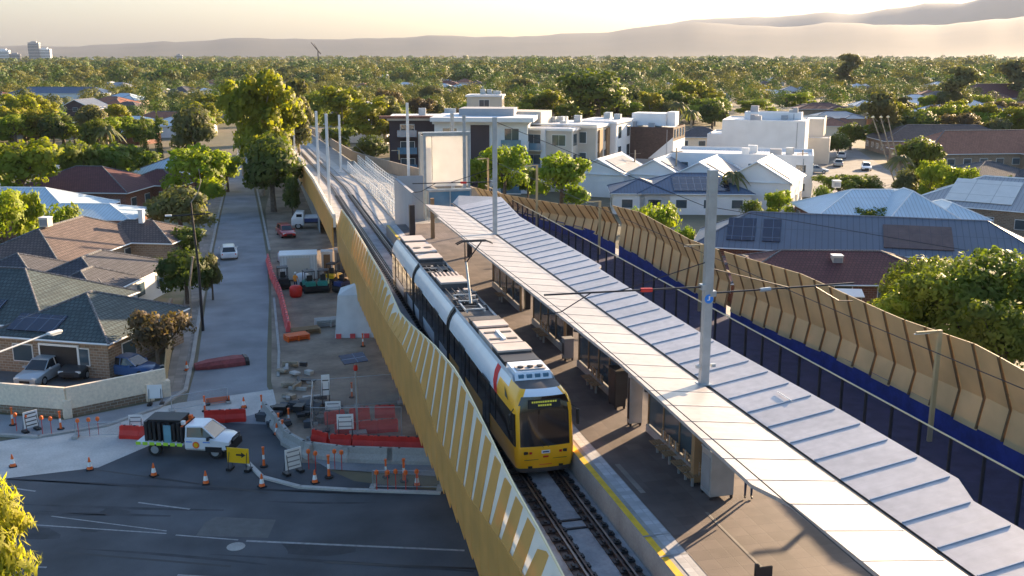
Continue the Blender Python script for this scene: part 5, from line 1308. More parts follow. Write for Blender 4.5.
# ================================================================ TRAFFIC CONTROL
def cone(lab,x,y,z=.015):
    t=thing('traffic_cone',lab,'traffic cone',(x,y,z),random.random(),None)
    b=MB(); b.box(-.19,.19,-.19,.19,0,.05,'rubber'); b.lathe([(.16,.051),(.125,.2)],'orange',12); b.lathe([(.083,.45),(.03,.72)],'orange',12); b.build('body',t,world=False)
    b=MB(); b.lathe([(.126,.201),(.084,.449)],'reflective',12); b.build('sleeve',t,world=False)
    return t
C0=cone('orange cone left of the pale apron on the main road, leftmost of the road cones',*at(97*240/1016*1.0+13,463))
for (px,py,lab) in [(90,470,'orange cone at the left of the row in front of the ute'),(154,476,'small orange cone behind the ute tray on the road'),(206,484,'orange cone in front of the rear wheel of the ute'),(262,487,'orange cone right of the yellow arrow sign'),(315,483,'orange cone left of the mesh barricade below the concrete barrier'),(417,486,'orange cone at the right end beside the gold screen'),(187,371,'orange cone beside the lit timber fence'),(244,408,'orange cone behind the ute bonnet'),(277,435,'orange cone leaning on the curved concrete barrier')]:
    q=G(px,py); dup(C0,(q.x,q.y,.02),random.random(),None,lab)
q=G(13,467); C0.location=(q.x,q.y,.02)
def bollard(lab,x,y,h=1.15,z=.02):
    t=thing('traffic_bollard',lab,'bollard',(x,y,z),random.random())
    b=MB(); b.lathe([(.22,0),(.22,.06),(.06,.08)],'rubber',8); b.build('base',t,world=False)
    b=MB(); b.lathe([(.075,.081),(.06,.45)],'orange',10); b.lathe([(.058,.701),(.055,h-.1)],'orange',10); b.lathe([(.075,h-.1),(.085,h)],'orange',10); b.build('post',t,world=False)
    b=MB(); b.lathe([(.062,.451),(.058,.70)],'reflective',10); b.build('sleeve',t,world=False)
    return t
B0=bollard('tall orange bollard with white band left of the black and white chevron sign',0,0)
q=G(264,467); B0.location=(q.x,q.y,.02); B0['label']='tall orange bollard between the yellow arrow sign and the white sign'
for (px,py,lab,s) in [(329,478,'tall orange bollard standing alone before the concrete barrier',1.1),(404,482,'tall orange bollard at the left end of the mesh barricade',1.1),(279,431,'short orange bollard behind the ute bonnet by the barrier bend',.95),(283,438,'red bollard pair next to the barrier bend',.95),(289,425,'orange bollard behind the bend of the concrete barrier',.9),(205,412,'pale orange bollard behind the load of the ute',.9),(262,412,'red bollard right of the red plastic barriers',.95),(61,430,'orange bollard left of the striped board below the cream wall',1.0),(13,426,'orange bollard leftmost below the cream wall',1.0),(84,413,'orange bollard standing against the cream wall',1.0),(352,398,'red bollard deep in the yard by the pier',.9),(363,347,'orange bollard at the foot of the white tank',.9),(279,262,'orange bollard by the pink barrier row far end',.9),(386,478,'red bollard behind the mesh barricade',.9)]:
    q=G(px,py); dup(B0,(q.x,q.y,.04),random.random(),s,lab)
def barrier(mt,L_=2.0,h=.9,w=.5,name='water_barrier',lab='',grp=None,cat='barrier'):
    t=thing(name,lab,cat,(0,0,0),0,grp)
    b=MB(); P=[(-w/2,0),(w/2,0),(w/2,.22),(w*.22,.5),(w*.16,h),(-w*.16,h),(-w*.22,.5),(-w/2,.22)]
    xs=[-L_/2,-L_/2+.08,-.05,.05,L_/2-.08,L_/2]; V=[];
    for i,x in enumerate(xs):
        k=.9 if i in(0,5,) else (1.)
        V+=[(x,p[0]*k*(.82 if i in(2,3) and mt!='concrete' else 1),p[1]*(k if p[1]>0 else 1)) for p in P]
    F=[]
    for i in range(5):
        for j in range(8): F.append([i*8+j,i*8+(j+1)%8,(i+1)*8+(j+1)%8,(i+1)*8+j])
    F+=[list(range(8))[::-1],[40+j for j in range(8)]]
    b.add(V,F,mt); b.build('body',t,world=False)
    b=MB()
    for x in(-.25*L_,.25*L_): b.box(x-.22,x+.22,-.13,.13,.62,.70,'black') if mt=='black' else b.tube([(x,-.02,h),(x,-.02,h+.03)],.07,'black',8)
    b.build('filler_cap',t,world=False)
    return t
WB=barrier('red_plastic',L_=1.25,h=.78,w=.42,lab='x')
fst=[True]
def put(P,x,y,rz,lab,z=.03,scale=None,group=None):
    if fst[0] is P: pass
    key=P.name
    if key not in _placed:
        _placed.add(key); P.location=(x,y,z); P.rotation_euler=(0,0,rz); P['label']=lab
        if scale: P.scale=(scale,)*3
        if group: P['group']=group
        return P
    return dup(P,(x,y,z),rz,scale,lab,group)
_placed=set()
def row(P,pts,lab,group,step=2.05,z=.03,scale=None):
    out=[]
    for a,c in zip(pts[:-1],pts[1:]):
        a=Vector(a);c=Vector(c); n=max(1,round((c-a).length/step)); rz=math.atan2((c-a).y,(c-a).x)
        for k in range(n):
            p=a+(c-a)*((k+.5)/n); out.append(put(P,p.x,p.y,rz,lab,z,scale,group))
    return out
def g2(px,py): q=G(px,py); return (q.x,q.y)
r=row(WB,[g2(121,438),g2(160,440)],'red water filled barrier left of the ute','red barriers behind the tray of the ute',step=1.3)
r+=row(WB,[g2(205,423),g2(246,421)],'red water filled barrier behind the cab of the ute','red barriers behind the cab of the ute',step=1.3)
row(WB,[g2(311,441),g2(330,447),g2(375,449),g2(432,451)],'red water filled barrier along the top of the concrete barrier','red barriers in the curved row under the viaduct',step=1.3)
row(WB,[g2(322,425),g2(372,418),g2(398,417)],'red plastic barrier behind the temporary mesh fence in the yard','red barriers inside the fenced pit',step=1.3)
row(WB,[g2(335,436),g2(398,431)],'red plastic barrier at the bottom of the fenced pit','red barriers inside the fenced pit, second row',step=1.3)
PB=barrier('pink_plastic',lab='x')
row(PB,[g2(268,262),g2(272,278),g2(281,298),g2(289,333)],'faded pink water filled barrier draped along the edge of the side street','pink barriers in the long row beside the street',z=.05)
TB=barrier('concrete',L_=3.0,h=.85,w=.6,name='concrete_barrier',lab='x')
cb=row(TB,[g2(264,414),g2(277,430),g2(290,447),g2(306,456),g2(345,461),g2(436,464)],'grey concrete crash barrier in the curved run at the edge of the road','concrete crash barriers along the curve',step=2.6)
for o_,n_l in zip(cb,['end unit farthest up the side street','second from the side street end','third, where the run bends','fourth, just after the bend','fifth, below the fenced pit','last, touching the gold screen']): o_['label']='grey concrete crash barrier, '+n_l
# signs
def board_sign(lab,px,py,w_,h_,m,rz,zb=.45,name='road_sign',draw=None):
    q=G(px,py); t=thing(name,lab,'sign',(q.x,q.y,.02),rz)
    b=MB(); b.box(-w_/2,w_/2,-.02,.02,zb,zb+h_,m); b.build('sign_face',t,world=False)
    b=MB()
    for s in(-1,1): b.tube([(s*w_*.4,0.03,zb+h_*.9),(s*w_*.42,-.25,.02)],.02,'steel_dark',4); b.tube([(s*w_*.4,.03,zb+h_*.9),(s*w_*.42,.4,.02)],.02,'steel_dark',4)
    b.build('frame',t,world=False)
    b=MB()
    for s in(-1,1): b.obox((s*w_*.42,.05,.09),(.28,.5,.14),0,'black')
    b.build('sandbag',t,world=False)
    if draw:
        b=MB(); draw(b,zb,w_,h_); b.build('marking',t,world=False,fix=False)
    return t
def arrow(b,zb,w_,h_):
    z=zb+h_*.55; b.box(-.1,.22,-.03,-.021,z-.05,z+.05,'black'); b.add([(.2,-.031,z-.16),(.45,-.031,z),(.2,-.031,z+.16)],[(0,1,2)],'black')
def bars(n,m='grey'):
    def f(b,zb,w_,h_):
        for k in range(n): z=zb+h_*(k+.6)/(n+.2); b.box(-w_*.38,w_*.38,-.03,-.021,z-.03,z+.03,m)
    return f
board_sign('yellow sign with a black right arrow beside the front of the ute',239,471,1.25,.85,'sign_yellow',R(-25),.45,draw=arrow)
board_sign('white sign board with grey text lines in front of the barrier bend',294,474,.95,1.15,'white',R(25),.3,draw=bars(4))
board_sign('white striped board leaning on the footpath below the cream wall',32,432,.85,1.0,'white',R(35),.3,draw=bars(4,'black'))
board_sign('small orange sign lying low beside the side street mouth',218,404,1.5,.4,'orange',R(8),.05)
board_sign('small round faced white sign at the corner end of the cream wall',156,406,.9,.9,'white',R(-5),.5)
board_sign('white notice board hanging on the red barriers left of the ute',137,436,.8,.55,'white',R(-10),.75,draw=bars(2))
board_sign('white notice on the temporary fence above the red barrier curve',346,444,.95,.9,'white',R(-8),.9,draw=bars(3))
board_sign('small pale notice high on the temporary fence',334,432,.9,.5,'white',R(-8),1.4,draw=bars(2))
board_sign('tall white notice with a black arrow at the corner of the temporary fence',327,420,.5,1.3,'white',R(0),1.6,draw=bars(2,'black'))
# temporary mesh fence panels
def tempfence(a,c,lab,h=2.0,group=None,m='mesh_wire'):
    a=Vector(a);c=Vector(c);v_=c-a; t=thing('temporary_fence',lab,'fence',(a.x,a.y,.04),math.atan2(v_.y,v_.x),group); L_=v_.length
    b=MB(); b.add([(0,0,.1),(L_,0,.1),(L_,0,h-.03),(0,0,h-.03)],[(0,1,2,3)],m); b.build('mesh_panel',t,world=False,fix=False)
    b=MB(); n=max(1,round(L_/2.4))
    for k in range(n+1): b.tube([(L_*k/n,0,0),(L_*k/n,0,h)],.022,'galv',5)
    b.tube([(0,0,h),(L_,0,h)],.022,'galv',5); b.tube([(0,0,.12),(L_,0,.12)],.022,'galv',5); b.build('frame',t,world=False)
    b=MB()
    for k in range(n+1): b.obox((L_*k/n,0,.07),(.3,.6,.13),0,'concrete')
    b.build('foot',t,world=False)
tempfence(g2(312,440),g2(314,412),'left side panel of the temporary wire fence round the pit')
tempfence(g2(313,411),g2(400,404),'rear run of the temporary wire fence round the pit')
tempfence(g2(312,441),g2(402,440),'front run of the temporary wire fence round the pit')
tempfence(g2(172,412),g2(228,403),'low wire barricade between the cream wall and the side street',1.0)
tempfence(g2(373,489),g2(440,490),'low wire barricade at the kerb beside the gold screen',1.0)
tempfence(g2(76,438),g2(122,437),'low wire barricade on the footpath left of the red barriers',.9)
for i,(px,py) in enumerate([(375,474),(386,474),(395,474),(405,475),(418,475)]):
    pass
def lamp_row(pts,lab,grp):
    t=thing('warning_lamp',lab,'warning lamp',(0,0,0),0,grp)
    b=MB(); b.lathe([(.05,0),(.11,.05),(.11,.2),(.05,.26)],'orange',8); b.build('lens',t,world=False)
    b=MB(); b.tube([(0,0,-.9),(0,0,.02)],.02,'red_plastic',5); b.build('stake',t,world=False)
    for i,(px,py) in enumerate(pts):
        q=G(px,py); 
        if i==0: t.location=(q.x,q.y,.95)
        else: dup(t,(q.x,q.y,.95),0,None,lab,grp)
lamp_row([(377,492),(388,492),(396,491),(406,492),(417,491)],'orange warning lamp on the low barricade beside the gold screen','warning lamps on the low barricade')
lamp_row([(79,438),(90,437),(99,436),(17,432),(27,433),(43,435),(52,436)],'small orange marker on the footpath edge below the cream wall','orange markers below the cream wall')
lamp_row([(309,470),(316,472),(335,470),(342,471)],'small orange marker in front of the concrete crash barrier','orange markers before the concrete barrier')
# ================================================================ YARD
def boxy(name,lab,cat,px,py,w_,d_,h_,rz,m,roofm='white',door=None,dy=0):
    q=G(px,py); t=thing(name,lab,cat,(q.x,q.y+d_/2+dy,.04),rz)
    b=MB(); b.box(-w_/2,w_/2,-d_/2,d_/2,.12,h_,m); b.build('body',t,world=False,bevel=.03)
    b=MB(); b.box(-w_/2-.06,w_/2+.06,-d_/2-.06,d_/2+.06,h_+.001,h_+.12,roofm); b.build('roof',t,world=False)
    b=MB()
    for sx in(-1,1): b.box(sx*w_*.42-.08,sx*w_*.42+.08,-d_/2,d_/2,0,.119,'steel_dark')
    b.build('skid',t,world=False)
    if door:
        b=MB(); b.box(-w_*.3,w_*.3,-d_/2-.03,-d_/2-.002,.15,h_-.2,door); b.box(w_*.2,w_*.24,-d_/2-.06,-d_/2-.031,1.,1.2,'steel_dark'); b.build('door',t,world=False)
    return t
boxy('site_container','white ribbed site container standing in the work yard','container',300,281,3.6,2.5,2.5,R(-3),'container','white',door='render_cream')
boxy('portable_toilet','brown and white portable toilet beside the site container','toilet',328,275,1.1,1.1,2.3,R(-5),'white','white',door='timber')
boxy('portable_toilet','narrow pale green portable toilet hidden by the gold screen edge','toilet',341,272,1.1,1.1,2.2,R(-5),'fabric_white','white',door='grey')
# small machines
def roller(lab,px,py,paint,rz,kind='mini_loader'):
    q=G(px,py); t=thing('site_machine',lab,'construction machine',(q.x,q.y,.04),rz)
    b=MB(); b.box(-1.0,.6,-.5,.5,.5,1.1,paint); b.box(.6,1.1,-.45,.45,.5,.9,paint); b.build('body',t,world=False,bevel=.08)
    b=MB()
    for sx in(-.55,.35):
        for sy_ in(-.45,.45): b.tube([(sx,sy_,1.1),(sx,sy_,2.0)],.04,'steel_dark',5)
    b.box(-.65,.45,-.5,.5,2.001,2.08,'steel_dark'); b.build('canopy_frame',t,world=False)
    b=MB(); b.box(-.4,.05,-.25,.25,1.1,1.3,'black'); b.box(-.45,-.35,-.25,.25,1.1,1.65,'black'); b.build('seat',t,world=False)
    for sx in(-.7,.7):
        b=MB(); b.tube([(sx,-.62,.42),(sx,.62,.42)],.42,'rubber',14); b.build('roller_drum',t,world=False)
roller('teal compact roller with a dark canopy in the middle of the work yard',324,291,'green_teal',R(80))
roller('teal and white small machine beside the site container',309,292,'green_teal',R(100))
roller('yellow small machine near the portable toilets',334,284,'sign_yellow',R(60))
roller('dark compressor like machine against the gold screen edge',345,292,'navy',R(40))
roller('dark machine left of the site container by the pink barriers',283,288,'black',R(95))
def bigbag(lab,px,py,m,s,name='bulk_bag'):
    q=G(px,py); b=MB(); b.lathe([(.40*s,0),(.5*s,.15*s),(.5*s,.7*s),(.38*s,.85*s),(.12*s,.92*s)],m,9); o=b.build(name,smooth=True); o.location=(q.x,q.y,.04); tag(o,lab,'bag')
for a in [('white lumpy bulk bag on the roller side of the container',303,287,'fabric_white',1.5),('red tarped bundle before the small machines',296,297,'red_plastic',1.2),('white bag by the far corner of the container',284,262,'fabric_white',1.3),('pale sack heap near the gold screen in the yard',349,300,'fabric_white',1.1)]: bigbag(*a)
# white tank/tent
q=G(364,338); t=thing('white_tent','white covered storage stack partly hidden behind the gold screen','tent',(q.x,q.y+1.6,.04),R(-10))
b=MB(); b.add([(-2.0,-1.6,0),(2.6,-1.6,0),(2.6,1.8,0),(-2.0,1.8,0),(-1.7,-1.3,3.4),(2.3,-1.3,3.4),(2.3,1.5,3.4),(-1.7,1.5,3.4),(.2,0,4.3)],[(0,1,5,4),(1,2,6,5),(2,3,7,6),(3,0,4,7),(4,5,8),(5,6,8),(6,7,8),(7,4,8)],'fabric_white'); b.build('cover',t,world=False,fix=True)
b=MB()
for k in range(4): b.box(-1.9+k*1.1,-1.5+k*1.1,-1.75,-1.62,0,.35,'pink_plastic')
b.build('hem_weight',t,world=False)
# fenced stack, pallets and debris
rnd=random.Random(9)
def pallet(lab,px,py,rz,n=2,m='timber',w_=1.2):
    q=G(px,py); b=MB()
    for k in range(n):
        for i in range(5): b.box(-w_/2,w_/2,-.5+i*.24,-.5+i*.24+.15,k*.16+.1,k*.16+.13,m)
        for i in range(3): b.box(-w_/2+i*(w_/2-.05),-w_/2+i*(w_/2-.05)+.1,-.5,.6,k*.16,k*.16+.099,m)
    o=b.build('pallet_stack'); o.location=(q.x,q.y,.04); o.rotation_euler=(0,0,rz); tag(o,lab,'pallet')
pallet('low stack of timber pallets by the orange wall of the pit',306,334,.2,3,'timber',2.2)
pallet('pale pallet stack left of the white tent',330,326,.1,4,'concrete_pale',2.4)
pallet('flattened timber stack at the street edge of the yard',297,340,.3,3,'orange',1.8)
b=MB(); 
for k in range(26):
    x=rnd.uniform(-1.,1.);y=rnd.uniform(-5,5); b.obox((x,y,.1+rnd.random()*.15),(rnd.uniform(.3,1.4),rnd.uniform(.15,.5),rnd.uniform(.08,.35)),rnd.random()*3,rnd.choice(['concrete','timber','steel_dark','bark_pale','concrete_pale']))
q=G(298,385); o=b.build('rubble_heap'); o.location=(q.x,q.y,.04); tag(o,'strip of rubble and broken boards along the street side of the yard','rubble',kind='stuff')
b=MB()
for k in range(40):
    a_=rnd.random()*6.28; r_=rnd.random()**.5; b.obox((r_*2.6*math.cos(a_),r_*2.0*math.sin(a_),.15+(1-r_)*.6),(rnd.uniform(.3,.9),rnd.uniform(.3,.8),rnd.uniform(.2,.5)),rnd.random()*3,rnd.choice(['black','steel_dark','asphalt']))
q=G(299,417); o=b.build('soil_mound'); o.location=(q.x+.2,q.y,.02); tag(o,'dark mound of broken asphalt behind the concrete barrier','rubble mound',kind='stuff')
# maroon rolled barrier mesh on the street
q=G(222,366); t=thing('median_cover','dull maroon rolled cover lying across the street mouth with a black end','cover',(q.x,q.y,.03),R(12))
b=MB(); loft(b,[(-1.9,[(.35,.0),(.4,.18),(.28,.35)]),(-1.0,[(.6,.0),(.62,.25),(.4,.5)]),(.9,[(.72,.0),(.74,.3),(.5,.55)]),(1.55,[(.7,.0),(.7,.28),(.45,.5)])],'maroon'); b.build('body',t,world=False,smooth=True)
b=MB(); loft(b,[(1.56,[(.74,.0),(.74,.32),(.46,.56)]),(1.85,[(.7,.0),(.68,.28),(.4,.5)])],'black'); b.build('end_cap',t,world=False)
# solar light tower
q=G(358,436); t=thing('light_tower','tall solar site light mast with a tilted blue panel standing in the pit','light mast',(q.x,q.y,.04))
b=MB(); b.tube([(0,0,0),(0,0,4.6)],.05,'galv',6); b.box(-.5,.5,-.5,.5,0,.3,'concrete'); b.build('mast',t,world=False)
b=MB(); b.obox((-.1,0,4.75),(1.5,.9,.05),.3,'solar',.35); b.build('solar_panel',t,world=False)
b=MB(); b.lathe([(.1,0),(.14,.1),(.1,.35)],'red_plastic',8,(0,0,4.0)); b.build('beacon',t,world=False)
# orange sign in pit
# workers
def person(lab,loc,rz,top,bottom,head='hair',pose=0,hat=None):
    J={'pel':(0,0,.95),'sp':(0,0,1.2),'ch':(0,0,1.4),'nk':(0,.01,1.52),'hd':(0,.02,1.66),
       'hl':(.1,0,.92),'kl':(.11,.06 if pose else .02,.5),'al':(.11,-.04 if pose else 0,.08),'tl':(.12,.12,.04),
       'hr':(-.1,0,.92),'kr':(-.11,.0,.5),'ar':(-.11,-.02,.08),'tr':(-.12,.14,.04),
       'sl':(.18,0,1.42),'el':(.25,.02,1.14),'wl':(.25,.14,.92),'sr':(-.18,0,1.42),'er':(-.25,.02,1.14),'wr':(-.24,.12,.92)}
    rad={'pel':.14,'sp':.125,'ch':.15,'nk':.055,'hd':.1,'hl':.09,'kl':.06,'al':.045,'tl':.04,'hr':.09,'kr':.06,'ar':.045,'tr':.04,'sl':.065,'el':.045,'wl':.035,'sr':.065,'er':.045,'wr':.035}
    E_=[('pel','sp'),('sp','ch'),('ch','nk'),('nk','hd'),('pel','hl'),('hl','kl'),('kl','al'),('al','tl'),('pel','hr'),('hr','kr'),('kr','ar'),('ar','tr'),('ch','sl'),('sl','el'),('el','wl'),('ch','sr'),('sr','er'),('er','wr')]
    ks=list(J); V=[J[k] for k in ks]; E2=[(ks.index(a),ks.index(c)) for a,c in E_]; rr=[rad[k] for k in ks]
    for s,w_ in ((1,'wl'),(-1,'wr')):   # fingers
        bx,by,bz=J[w_]
        wi=ks.index(w_); V.append((bx,by+.03,bz-.06)); rr.append(.03); pi=len(V)-1; E2.append((wi,pi))
        for f_ in range(4):
            V.append((bx+(f_-1.5)*.018,by+.05,bz-.12)); rr.append(.009); a=len(V)-1; V.append((bx+(f_-1.5)*.02,by+.04,bz-.16+abs(f_-1.5)*.006)); rr.append(.008); E2+= [(pi,a),(a,a+1)]
        V.append((bx-s*.035,by+.05,bz-.07)); rr.append(.01); a=len(V)-1; V.append((bx-s*.045,by+.06,bz-.11)); rr.append(.009); E2+=[(pi,a),(a,a+1)]
    me=bpy.data.meshes.new('person'); me.from_pydata(V,E2,[]); o=bpy.data.objects.new('person',me); col.objects.link(o)
    sk=o.modifiers.new('skin','SKIN'); 
    for i,v_ in enumerate(me.skin_vertices[0].data): v_.radius=(rr[i],rr[i]*.85); v_.use_root=(i==0)
    ss=o.modifiers.new('sub','SUBSURF'); ss.levels=1; ss.render_levels=1
    dg=bpy.context.evaluated_depsgraph_get(); em=bpy.data.meshes.new_from_object(o.evaluated_get(dg)); o.modifiers.clear(); o.data=em
    for m in ('skin',top,bottom,'black'): em.materials.append(MT[m])
    for p_ in em.polygons:
        z=p_.center.z; x=abs(p_.center.x)
        p_.material_index = 0 if (z>1.49 or (z<.98 and x>.21)) else (1 if z>.93 else (2 if z>.12 else 3))
    em.shade_smooth(); o.location=loc; o.rotation_euler=(0,0,rz); tag(o,lab,'person')
    b=MB(); b.lathe([(.09,-.02),(.118,.02),(.115,.09),(.06,.14),(.01,.15)],hat or 'hair',12,(0,-.005,1.67)); b.build('hard_hat' if hat else 'hair',o,world=False,smooth=True)
    b=MB()
    for s in(-1,1): b.obox((s*.035,.117,1.68),(.022,.012,.012),0,'black')
    b.obox((0,.13,1.655),(.022,.03,.035),0,'skin'); b.obox((0,.115,1.615),(.045,.01,.01),0,'red_plastic'); b.build('face',o,world=False)
    return o
q=G(748,498,6.8); person('person in a pink top standing at the edge of the canopy on the platform',(q.x,q.y,6.8),R(160),'cloth_pink','jeans')
q=G(296,291); person('worker in orange vest standing among the small machines in the yard',(q.x,q.y,.04),R(-30),'hivis','jeans',hat='white')
q=G(354,297); person('worker in orange vest beside the white tent',(q.x,q.y,.04),R(60),'hivis','jeans',hat='white')
# ================================================================ STREET POLES
q=G(203,331); t=thing('street_lamp','tall dark street lamp pole on the left side of the side street','street lamp',(q.x,q.y,.04))
zt_=Zat(200,203,q.x,q.y)
b=MB(); b.tube([(0,0,0),(0,0,zt_*.5),(-.25,0,zt_)],[.13,.10,.07],'steel_dark',8); b.build('pole',t,world=False)
b=MB(); b.tube([(-.25,0,zt_),(.3,.2,zt_+.7),(.6,.5,zt_+1.6),(.5,.6,zt_+2.6)],.04,'bark_pale',5); b.build('arm',t,world=False)
b=MB(); b.tube([(-2.0,0,zt_-1.0),(1.2,0,zt_-.9)],.05,'steel_dark',4); b.obox((-2.0,0,zt_-.95),(.5,.2,.12),0,'white'); b.build('crossarm',t,world=False)
q=G(191,318); t=thing('pale_pole','pale leaning timber pole among the street trees','pole',(q.x,q.y,.04)); b=MB(); b.tube([(0,0,0),(.1,0,3),(.5,0,5.2)],.09,'bark_pale',6); tag(b.build('shaft',t,world=False)); b=MB(); b.lathe([(.12,0),(.1,.08)],'bark_pale',8,(.5,0,5.2)); b.build('cap',t,world=False)
# near street lamp reaching in from the left
P=G(50,333,9.0); A_=G(-60,372,8.6)
t=thing('street_lamp','white street lamp arm reaching in from the left edge','street lamp',(A_.x,A_.y,0))
b=MB(); b.tube([(0,0,0),(0,0,8.0),(.15,-.02,8.5)],[.12,.08,.06],'galv',8); b.build('pole',t,world=False)
dx=P.x-A_.x; dy=P.y-A_.y
b=MB(); b.tube([(.1,0,8.35),(dx*.5,dy*.5,8.75),(dx,dy,9.0)],[.05,.045,.04],'white_metal',6); b.build('arm',t,world=False)
b=MB(); b.obox((dx+.2,dy,9.02),(.75,.28,.14),math.atan2(dy,dx),'white_metal'); b.build('lamp_head',t,world=False,bevel=.05)
b=MB(); b.obox((dx+.25,dy,8.93),(.5,.2,.035),math.atan2(dy,dx),'lamp_glass'); b.build('lens',t,world=False)
# right: thin leaning poles
for i,(pb,pt_,lab) in enumerate([((896,186),(873,117),'thin lit pole leftmost of the leaning bundle above the blue roof'),((900,186),(881,117),'second thin lit pole of the leaning bundle'),((903,186),(888,117),'third thin lit pole of the leaning bundle'),((905,186),(893,154),'short lit pole with a pale head right of the leaning bundle'),((909,180),(904,156),'shortest lit pole with a pale head at the right of the bundle')]):
    q=G(*pb); zt_=Zat(*pt_,q.x,q.y); e=ray(*pt_); k=q.y/e.y
    t=thing('leaning_pole',lab,'pole',(q.x,q.y,0))
    b=MB(); b.tube([(0,0,0),((e.x*k-q.x)*1.0,0,zt_)],[.14,.09],'bark_pale',6); b.build('shaft',t,world=False)
    b=MB(); b.lathe([(.22,0),(.28,.15),(.1,.35)],'gold_trim',8,(e.x*k-q.x,0,zt_)); b.build('head',t,world=False)
    b=MB(); b.tube([((e.x*k-q.x)*.6-.7,0,zt_*.6),((e.x*k-q.x)*.6+.7,0,zt_*.6+.1)],.06,'bark_pale',4); b.build('crossarm',t,world=False)
for (px,py,pt_,lab) in [(675,196,148,'slim timber power pole between the townhouse gables'),(634,190,150,'slim pale pole in front of the brown brick block'),(740,182,150,'short pale pole on the white low building side'),(800,196,150,'thin power pole by the white balcony building')]:
    q=G(px,py); zt_=Zat(px,pt_,q.x,q.y); t=thing('power_pole',lab,'power pole',(q.x,q.y,0)); b=MB(); b.tube([(0,0,0),(0,0,zt_)],[.16,.11],'bark_pale',6); b.build('shaft',t,world=False); b=MB(); b.tube([(-1,0,zt_-.6),(1,0,zt_-.6)],.07,'bark',4); b.build('crossarm',t,world=False)
# dish and antenna near brown roof
q=G(845,291,4.2); t=thing('roof_antenna','thin roof antenna with cross rods above the reddish brown roof','antenna',(q.x-3.5,q.y+1,3.6)); b=MB(); b.tube([(0,0,0),(0,0,1.9)],.03,'galv',4); b.build('mast',t,world=False); b=MB(); b.tube([(-.7,0,1.8),(.7,0,1.7)],.02,'galv',4); b.tube([(-.4,.2,1.5),(.4,.2,1.5)],.02,'galv',4); b.build('element',t,world=False)
q=G(848,293,3.2); t=thing('awning','small white sheet awning at the foot of the reddish brown roof','awning',(q.x,q.y,0),R(-20)); b=MB(); b.obox((0,0,3.2),(2.4,1.3,.06),0,'white',.3); b.build('sheet',t,world=False); b=MB(); b.tube([(-1,-.4,0),(-1,-.4,3.05)],.04,'galv',4); b.tube([(1,-.4,0),(1,-.4,3.05)],.04,'galv',4); b.build('leg',t,world=False)
# ================================================================ TREES
def crown_mesh(name,blobs,n,size,m,seed,flat=.0,droop=0.,fill=.25):
    r=np.random.RandomState(seed); B=np.array([(b[0],b[1],b[2],b[3],b[4] if len(b)>4 else b[3]*.8) for b in blobs])
    w_=B[:,3]**2; w_/=w_.sum(); idx=r.choice(len(B),n,p=w_)
    d=r.normal(size=(n,3)); d/=np.linalg.norm(d,axis=1)[:,None]
    d[:,2]=np.where(d[:,2]<-.35,-d[:,2],d[:,2])
    k=r.rand(n); rad=np.where(k<fill,r.rand(n)*.8,.78+.30*r.rand(n))
    # lumpy surface
    rad*=1+.16*np.sin(d[:,0]*7+idx*1.7)*np.sin(d[:,1]*6+idx)+.1*np.sin(d[:,2]*9+idx*2.3)
    sc=np.stack([B[idx,3],B[idx,3],B[idx,4]],1); P=B[idx,:3]+d*sc*rad[:,None]
    nn=d+r.normal(size=(n,3))*.55; nn/=np.linalg.norm(nn,axis=1)[:,None]
    up=r.normal(size=(n,3)); 
    if droop: up=np.array([0,0,-1.])*droop+up*(1-droop)
    U=np.cross(nn,up); U/=np.linalg.norm(U,axis=1)[:,None]+1e-9; V=np.cross(nn,U)
    s=size*(.6+.8*r.rand(n)); a=.45+.35*r.rand(n)
    if droop: a=np.full(n,.22)
    su=(s*a)[:,None]; sv=s[:,None]
    q=np.stack([P-V*sv*.5, P+U*su*.5-V*sv*.05, P+V*sv*.5, P-U*su*.5+V*sv*.05],1).reshape(-1,3)
    me=bpy.data.meshes.new(name); me.vertices.add(4*n); me.vertices.foreach_set('co',q.ravel()); me.loops.add(4*n); me.polygons.add(n)
    me.loops.foreach_set('vertex_index',np.arange(4*n)); me.polygons.foreach_set('loop_start',np.arange(0,4*n,4)); 
    try: me.polygons.foreach_set('loop_total',np.full(n,4))
    except Exception: pass
    me.update(); me.validate()
    me.materials.append(MT[m])
    nv=np.repeat(d*.85+nn*.15,4,axis=0); nv/=np.linalg.norm(nv,axis=1)[:,None]
    me.shade_smooth(); me.normals_split_custom_set_from_vertices(nv.tolist())
    return me
